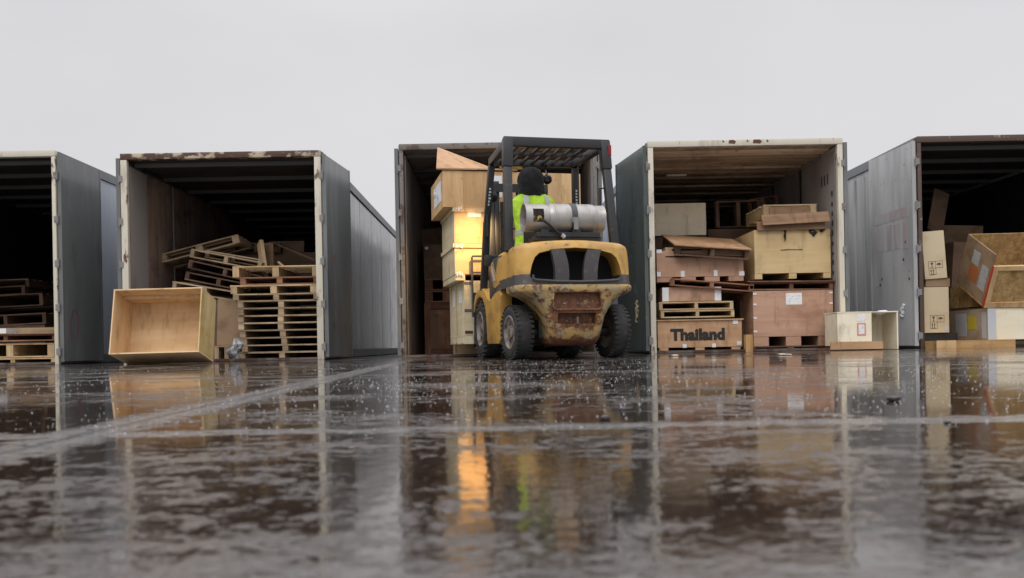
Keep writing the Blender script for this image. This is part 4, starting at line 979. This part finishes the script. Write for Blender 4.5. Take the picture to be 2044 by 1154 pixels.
lo2 = bpy.data.objects.new('work_lamp_light', ld); COL.objects.link(lo2); lo2.parent = fk; lo2.location = LP + LD*.06; lo2.rotation_euler = rotl

# gas cylinder across the back
gc = thing('gas_cylinder', 'dented aluminium gas cylinder strapped across the back of the forklift', 'gas cylinder', FL(-.035,-.12,1.16), (0,0,YAW))
zc = .225; rc = .142
mb = MB(); mb.lathe([(0,-.19),(.07,-.19),(.12,-.175),(rc*.98,-.145),(rc,-.12),(rc,.27),(rc*.985,.29),(rc*.90,.325),(rc*.72,.345),(0,.35)], (0,0,zc), 'x', 36)
for x in (-.10,): mb.lathe([(rc,x-.012),(rc+.006,x-.008),(rc+.006,x+.008),(rc,x+.012)], (0,0,zc), 'x', 36)
mb.build('tank_body', M['tank'], gc, smooth=True)
mb = MB(); sec = []
mb.lathe([(rc*.93,-.17),(rc*.95,-.2),(rc*.96,-.39),(rc*.99,-.405),(rc*.93,-.405),(rc*.92,-.39),(rc*.91,-.2),(rc*.91,-.17)], (0,0,zc), 'x', 40)
cl = mb.build('collar', M['tank'], gc, smooth=True)
cut(cl, MB().box(-.335,-.225,-.3,0,zc-.055,zc+.075))
mb = MB(); mb.lathe([(rc*.88,.29),(rc*.92,.33),(rc*.93,.40),(rc*.95,.405),(rc*.88,.405),(rc*.86,.33)], (0,0,zc), 'x', 36); mb.build('foot_ring', M['tank'], gc, smooth=True)
mb = MB(); mb.tube([(-.19,0,zc),(-.27,0,zc)], .03, 10); mb.tube([(-.26,0,zc-.02),(-.26,-.09,zc-.01)], .025, 10); mb.tube([(-.30,-.02,zc),(-.34,-.02,zc)], .035, 8); mb.build('valve', M['brass'], gc, smooth=True)
mb = MB(); mb.tube([(-.26,-.08,zc-.02),(-.23,-.15,zc-.05),(-.17,-.165,zc-.10),(-.10,-.16,zc-.16),(-.05,-.15,zc-.19)], .014, 8); mb.build('hose', M['hose'], gc, smooth=True)
MB().tube([(-.06,-.152,zc-.18),(-.03,-.150,zc-.205)], .020, 8).build('hose_coupling', M['reflective'], gc, smooth=True)
mb = MB(); mb.lathe([(rc+.001,.055),(rc+.007,.056),(rc+.007,.112),(rc+.001,.113)], (0,0,zc), 'x', 36); st = mb.build('strap', M['dark_grey'], gc, smooth=True)
mb = MB(); mb.box(.05,.118,-rc-.022,-rc-.002,zc-.06,zc-.01); mb.box(.062,.106,-rc-.03,-rc-.012,zc-.13,zc-.02); mb.build('buckle', M['hinge'], st)
mb = MB(); mb.box(-.33,.36,-.10,.10,.0,.035); mb.box(-.26,-.18,-.13,.13,.03,.10); mb.box(.06,.14,-.13,.13,.03,.10); mb.box(-.30,.34,-.125,-.10,.03,.075); mb.build('cradle', M['black_paint'], gc)

# ------------------------------------------------------------------ driver
def skin(name, joints, edges, mat, parent, lv=2):
    keys = list(joints); idx = {k: i for i, k in enumerate(keys)}
    me = bpy.data.meshes.new(name); me.from_pydata([joints[k][0] for k in keys], [(idx[a], idx[b_]) for a, b_ in edges], []); me.update()
    o = bpy.data.objects.new(name, me); COL.objects.link(o)
    m = o.modifiers.new('s', 'SKIN'); m.use_smooth_shade = True
    sv = me.skin_vertices[0].data if me.skin_vertices else None
    if sv is None:
        bpy.context.view_layer.objects.active = o; sv = me.attributes.get('skin') and me.skin_vertices[0].data
    for i, k in enumerate(keys):
        r = joints[k][1]; sv[i].radius = r if isinstance(r, tuple) else (r, r)
        sv[i].use_root = (i == 0)
    o.modifiers.new('ss', 'SUBSURF').levels = lv; o.modifiers['ss'].render_levels = lv
    bpy.context.view_layer.update(); dg = bpy.context.evaluated_depsgraph_get()
    mm = bpy.data.meshes.new_from_object(o.evaluated_get(dg)); bpy.data.objects.remove(o)
    o = bpy.data.objects.new(name, mm); COL.objects.link(o); mm.materials.clear(); mm.materials.append(mat)
    for p in mm.polygons: p.use_smooth = True
    o.parent = parent; return o
PX, PY, PZ = -.13, .66, 1.16
dv = thing('person', 'person in a lime safety vest and black hood driving the forklift', 'person', FL(PX,PY,PZ), (0,0,YAW))
# local origin: the seat top under the hips; y forward
J = {'pelvis':((0,0,.10),(.17,.13)), 'waist':((-.005,-.02,.25),(.155,.115)), 'chest':((-.01,-.02,.43),(.17,.12)), 'neckb':((-.015,.0,.57),(.09,.08)), 'neck':((-.02,.02,.64),.06), 'head':((-.025,.04,.74),(.088,.10)), 'crown':((-.025,.045,.83),(.07,.08))}
E = [('pelvis','waist'),('waist','chest'),('chest','neckb'),('neckb','neck'),('neck','head'),('head','crown')]
for s, n in ((-1,'l'),(1,'r')):
    J.update({'sh'+n:((s*.19-.01,0,.53),.068), 'el'+n:((s*.27-.01,.14,.28),.052), 'wr'+n:((s*.16-.005,.46,.27),.034), 'pm'+n:((s*.145,.54,.285),(.030,.042)),
              'hip'+n:((s*.10,.05,.08),.095), 'kn'+n:((s*.13,.47,.10),.068), 'an'+n:((s*.13,.58,-.36),.045), 'he'+n:((s*.13,.57,-.43),.045), 'to'+n:((s*.14,.74,-.45),.04)})
    E += [('chest','sh'+n),('sh'+n,'el'+n),('el'+n,'wr'+n),('wr'+n,'pm'+n),('pelvis','hip'+n),('hip'+n,'kn'+n),('kn'+n,'an'+n),('an'+n,'he'+n),('he'+n,'to'+n)]
    for f, (dx, ln, rr_) in enumerate(((-.028,.060,.0085),(-.010,.068,.009),(.010,.064,.009),(.027,.05,.008))):
        b0 = Vector(J['pm'+n][0])
        J['f%d%s0' % (f,n)] = (tuple(b0+Vector((dx*.5,.02,dx))), rr_); J['f%d%s1' % (f,n)] = (tuple(b0+Vector((dx*.5,.02+ln*.6,dx+.012))), rr_*.95); J['f%d%s2' % (f,n)] = (tuple(b0+Vector((dx*.5-s*.012,.01+ln*.8,dx-.012))), rr_*.85)
        E += [('pm'+n,'f%d%s0' % (f,n)),('f%d%s0' % (f,n),'f%d%s1' % (f,n)),('f%d%s1' % (f,n),'f%d%s2' % (f,n))]
    J['t'+n+'0'] = (tuple(b0+Vector((-s*.035,-.02,.02))), .011); J['t'+n+'1'] = (tuple(b0+Vector((-s*.05,.025,.03))), .009); E += [('pm'+n,'t'+n+'0'),('t'+n+'0','t'+n+'1')]
skin('body', J, E, M['cloth_black'], dv)
# vest: rings round the torso, split from the arms
def ring(cx, cy, z, a, b_, n=28, p=2.5):
    out = []
    for k in range(n):
        t = 2*math.pi*k/n; c, s = math.cos(t), math.sin(t)
        out.append((cx + a*math.copysign(abs(c)**(2/p), c), cy + b_*math.copysign(abs(s)**(2/p), s), z))
    return out
VR = [(0,0,.03,.215,.165),(0,-.01,.10,.21,.16),(-.005,-.02,.22,.20,.15),(-.008,-.022,.34,.215,.155),(-.01,-.02,.44,.23,.155),(-.012,-.012,.51,.235,.14),(-.013,-.005,.555,.215,.12),(-.014,.0,.59,.165,.10),(-.015,.005,.62,.115,.085),(-.016,.008,.64,.09,.075)]
MB().loft([ring(*v) for v in VR]).build('safety_vest', M['vest'], dv, smooth=True)
def vest_at(z):
    for a, b_ in zip(VR, VR[1:]):
        if a[2] <= z <= b_[2]:
            f = (z-a[2])/(b_[2]-a[2]); return [a[i]+(b_[i]-a[i])*f for i in range(5)]
    return VR[-1]
def vest_pt(x, z, off=.004):
    cx, cy, _, a, b_ = vest_at(z); t = max(-1, min(1, (x-cx)/a)); return cy - b_*(1-abs(t)**2.5)**(1/2.5) - off
mb = MB(); secs = []
for z in (.155,.18,.205):
    cx, cy, _, a, b_ = vest_at(z); secs.append(ring(cx, cy, z, a+.004, b_+.004))
mb.loft(secs, caps=False); mb.build('reflective_band', M['reflective'], dv, smooth=True)
for s in (-1, 1):
    secs = []
    for k in range(16):
        z = .20 + k*.0245; xc = s*(.135 - .02*k/15); secs.append([(xc-.027+j*.018, vest_pt(xc-.027+j*.018, z), z) for j in range(4)])
    MB().loft(secs, closed=False, caps=False).build('reflective_stripe', M['reflective'], dv, smooth=True)
MB().box(-.045,.02,-.105,-.095,.565,.60).build('neck_label', M['reflective'], dv)
# hood and face
mb = MB(); HR = [(-.02,.0,.570,.15,.115),(-.022,.0,.62,.142,.125),(-.025,.012,.69,.136,.135),(-.027,.015,.75,.138,.142),(-.027,.018,.81,.128,.138),(-.027,.022,.86,.104,.115),(-.027,.03,.892,.066,.075),(-.027,.03,.905,.012,.015)]
mb.loft([[(x+.007*math.sin(9*k/28*6.28+i), y+.009*math.sin(7*k/28*6.28+i*1.7)-(.02 if y < 0 else 0)*math.sin(i*.5), z) for k, (x, y, z) in enumerate(ring(*v, p=2.1))] for i, v in enumerate(HR)]); mb.build('hood', M['cloth_black'], dv, smooth=True)
mb = MB(); mb.loft([ring(-.025,.085,.655,.035,.05,p=2), ring(-.025,.095,.69,.062,.07,p=2), ring(-.025,.095,.745,.070,.078,p=2), ring(-.025,.09,.80,.065,.072,p=2), ring(-.025,.08,.83,.04,.05,p=2)])
mb.lathe([(0,.165),(.010,.17),(.014,.19),(.008,.2),(0,.2)], (-.025,0,.745), 'y', 10); mb.build('face', M['skin'], dv, smooth=True)

# ------------------------------------------------------------------ load on the forks
GL = 'crates stacked on the forks'
yl = 2.16
def load(label, xl, xr, z0, z1, D, mat, **k):
    return crate(label, FL((xl+xr)/2, yl+D/2, z0), xr-xl, D, z1-z0, mat, rot=(0,0,YAW), group=GL, **k)
c1 = load('tall white-painted crate lowest on the forks, on blocks', -.655, .56, .168, .958, 1.22, 'pine_white', feet=3, foot_h=.105, foot_w=.11)
def side_marks(c, xl, items):
    for nm, y0, y1, z0, z1, mt in items: MB().box(-xl-.004, -xl-.0005, y0, y1, z0, z1).build(nm, M[mt], c)
hw = (.655+.56)/2
side_marks(c1, hw, (('paper_label',-.42,-.20,.52,.68,'paper'),('paper_label',.15,.32,.50,.72,'paper'),('seam_board',-.02,.02,.11,.77,'pine'),('base_strip',-.6,.6,.09,.12,'pine_white')))
mb = MB()
for y in (-.5,-.06,.38): mb.box(-hw-.006,-hw-.001,y,y+.16,.0,.088)
mb.box(-hw-.006,-hw-.001,-.6,.6,-.0,.018); mb.build('block', M['pine_white'], c1)
for z in (.13,.40,.74): MB().box(-hw+.0,-hw+.10,-.615,-.6105,z,z+.035).build('metal_clip', M['dark_frame'], c1)
c2 = load('cream crate lit by the work lamp, second from the bottom on the forks', -.76, .50, .962, 1.42, 1.1, 'pine', feet=3, foot_h=.075, foot_w=.12, foot_mat='pine_white')
c3 = load('cream crate lit by the work lamp, third from the bottom on the forks', -.755, .50, 1.424, 1.868, 1.1, 'pine', labels=((.16,.33,.17,.07),))
for c, z0, z1 in ((c2,.075,.458),(c3,0,.444)):
    MB().box(-.636,-.6305,-.55,.55,z0,z1).build('side_panel', M['pine_white'], c)
    mb = MB(); mb.box(-.638,.635,-.572,-.5505,z1-.055,z1-.001); mb.build('batten', M['pine'], c)
    mb = MB(); mb.box(-.655,-.6365,-.56,.55,z1-.05,z1-.002); mb.build('batten', M['pine_white'], c)
mb = MB(); mb.box(.16,.42,-.59,-.5505,.03,.055); mb.build('front_cleat', M['pine'], c3)
for c, zz in ((c2,.40),(c3,.40),(c2,.06)):
    mb = MB()
    for k in range(3): mb.box(-.62+.03*k,-.60+.03*k,-.577,-.5725,zz+random.uniform(-.01,.02),zz+.03+random.uniform(0,.02))
    mb.build('bent_clip', M['white_clip'], c)
c4 = load('wide pine crate on top of the forklift load, with paper on its left side', -.90, .88, 1.872, 2.325, 1.15, 'pine', seams=7)
MB().box(-.894,-.8905,-.42,.25,.10,.36).build('paper_label', M['paper_plain'], c4)
mb = MB(); mb.box(-.30,-.14,-.579,-.5755,.13,.40); mb.build('paper_label', M['paper_plain'], c4)
mb = MB(); mb.box(.06,.14,-.579,-.5755,.13,.40); mb.build('paper_label', M['paper_plain'], c4)
rg = rag(c4, (-.93,-.1,.25), .1, .1, 'paper_plain', 'torn_paper'); rg.rotation_euler = (0,R(60),R(80))
# loose lid leaning on the load: a sheet resting on the front edge and tipped up at the back left
lidm = MB()
A = FL(-.98, yl-.02, 2.33); B = FL(.05, yl-.02, 2.345); C_ = FL(.08, yl+.85, 2.48); D_ = FL(-.84, yl+.85, 2.80)
ctr = (A+B+C_+D_)/4; nrm = Vector((0,0,.018))
lidm.quad_box([A-ctr, B-ctr, D_-ctr, C_-ctr, A-ctr+nrm, B-ctr+nrm, D_-ctr+nrm, C_-ctr+nrm])
tag(lidm.build('crate_lid', M['ply_brown'], None, loc=ctr), 'brown plywood lid tipped up on the topmost crate of the forklift load', 'lid')

# ------------------------------------------------------------------ world, sun, camera
W = bpy.data.worlds.new('World'); scene.world = W; W.use_nodes = True; nt = W.node_tree; nt.nodes.clear()
out = nt.nodes.new('ShaderNodeOutputWorld'); bg = nt.nodes.new('ShaderNodeBackground')
SUN_EL, SUN_AZ = R(52), R(200)
sky = nt.nodes.new('ShaderNodeTexSky'); sky.sky_type = 'NISHITA'; sky.sun_disc = False; sky.sun_elevation = SUN_EL; sky.sun_rotation = SUN_AZ
tc = nt.nodes.new('ShaderNodeTexCoord'); sx = nt.nodes.new('ShaderNodeSeparateXYZ'); nt.links.new(tc.outputs['Generated'], sx.inputs[0])
cl = noise_n(nt, tc.outputs['Generated'], (1.6,1.6,3.5), 4, .5)
lum = math_n(nt, 'ADD', 7.0, math_n(nt, 'MULTIPLY', math_n(nt, 'SUBTRACT', cl, .5), 2.2))
up = step_n(nt, sx.outputs['Z'], .34, .85)
lum = math_n(nt, 'ADD', lum, math_n(nt, 'MULTIPLY', up, 13.0))
grey = nt.nodes.new('ShaderNodeVectorMath'); grey.operation = 'SCALE'; grey.inputs[0].default_value = (1.0, .988, 1.018); nt.links.new(lum, grey.inputs['Scale'])
hs = nt.nodes.new('ShaderNodeHueSaturation'); hs.inputs['Saturation'].default_value = .0; nt.links.new(sky.outputs[0], hs.inputs['Color'])
c = mixc(nt, .06, grey.outputs[0], hs.outputs[0])
nt.links.new(c, bg.inputs['Color']); bg.inputs['Strength'].default_value = .1; nt.links.new(bg.outputs[0], out.inputs['Surface'])
sl = bpy.data.lights.new('sun', 'SUN'); sl.energy = 1.0; sl.angle = R(40); sl.color = (1,.97,.93)
so = bpy.data.objects.new('sun', sl); COL.objects.link(so)
sd = Vector((math.sin(SUN_AZ)*math.cos(SUN_EL), math.cos(SUN_AZ)*math.cos(SUN_EL), math.sin(SUN_EL)))
so.rotation_euler = sd.to_track_quat('Z', 'Y').to_euler(); so.location = (0,-5,20)

cd = bpy.data.cameras.new('camera'); co = bpy.data.objects.new('camera', cd); COL.objects.link(co); scene.camera = co
cd.sensor_width = 36; cd.lens = 36*F/2044; cd.shift_x = (1022-CXP)/2044; cd.shift_y = (CYP-577)/2044
cd.clip_start = .02; cd.clip_end = 2000
cd.dof.use_dof = True; cd.dof.focus_distance = 9.5; cd.dof.aperture_fstop = 6.0
rv, uv_, bk = Vector((CR,0,-SR)), Vector((SR,0,CR)), Vector((0,-1,0))
m4 = Matrix((rv, uv_, bk)).transposed().to_4x4(); m4.translation = (0,0,HC); co.matrix_world = m4
scene.view_settings.view_transform = 'Standard'; scene.view_settings.look = 'None'; scene.view_settings.exposure = 0; scene.view_settings.gamma = 1
scene.render.engine = 'CYCLES'; scene.cycles.use_denoising = True; scene.cycles.max_bounces = 8
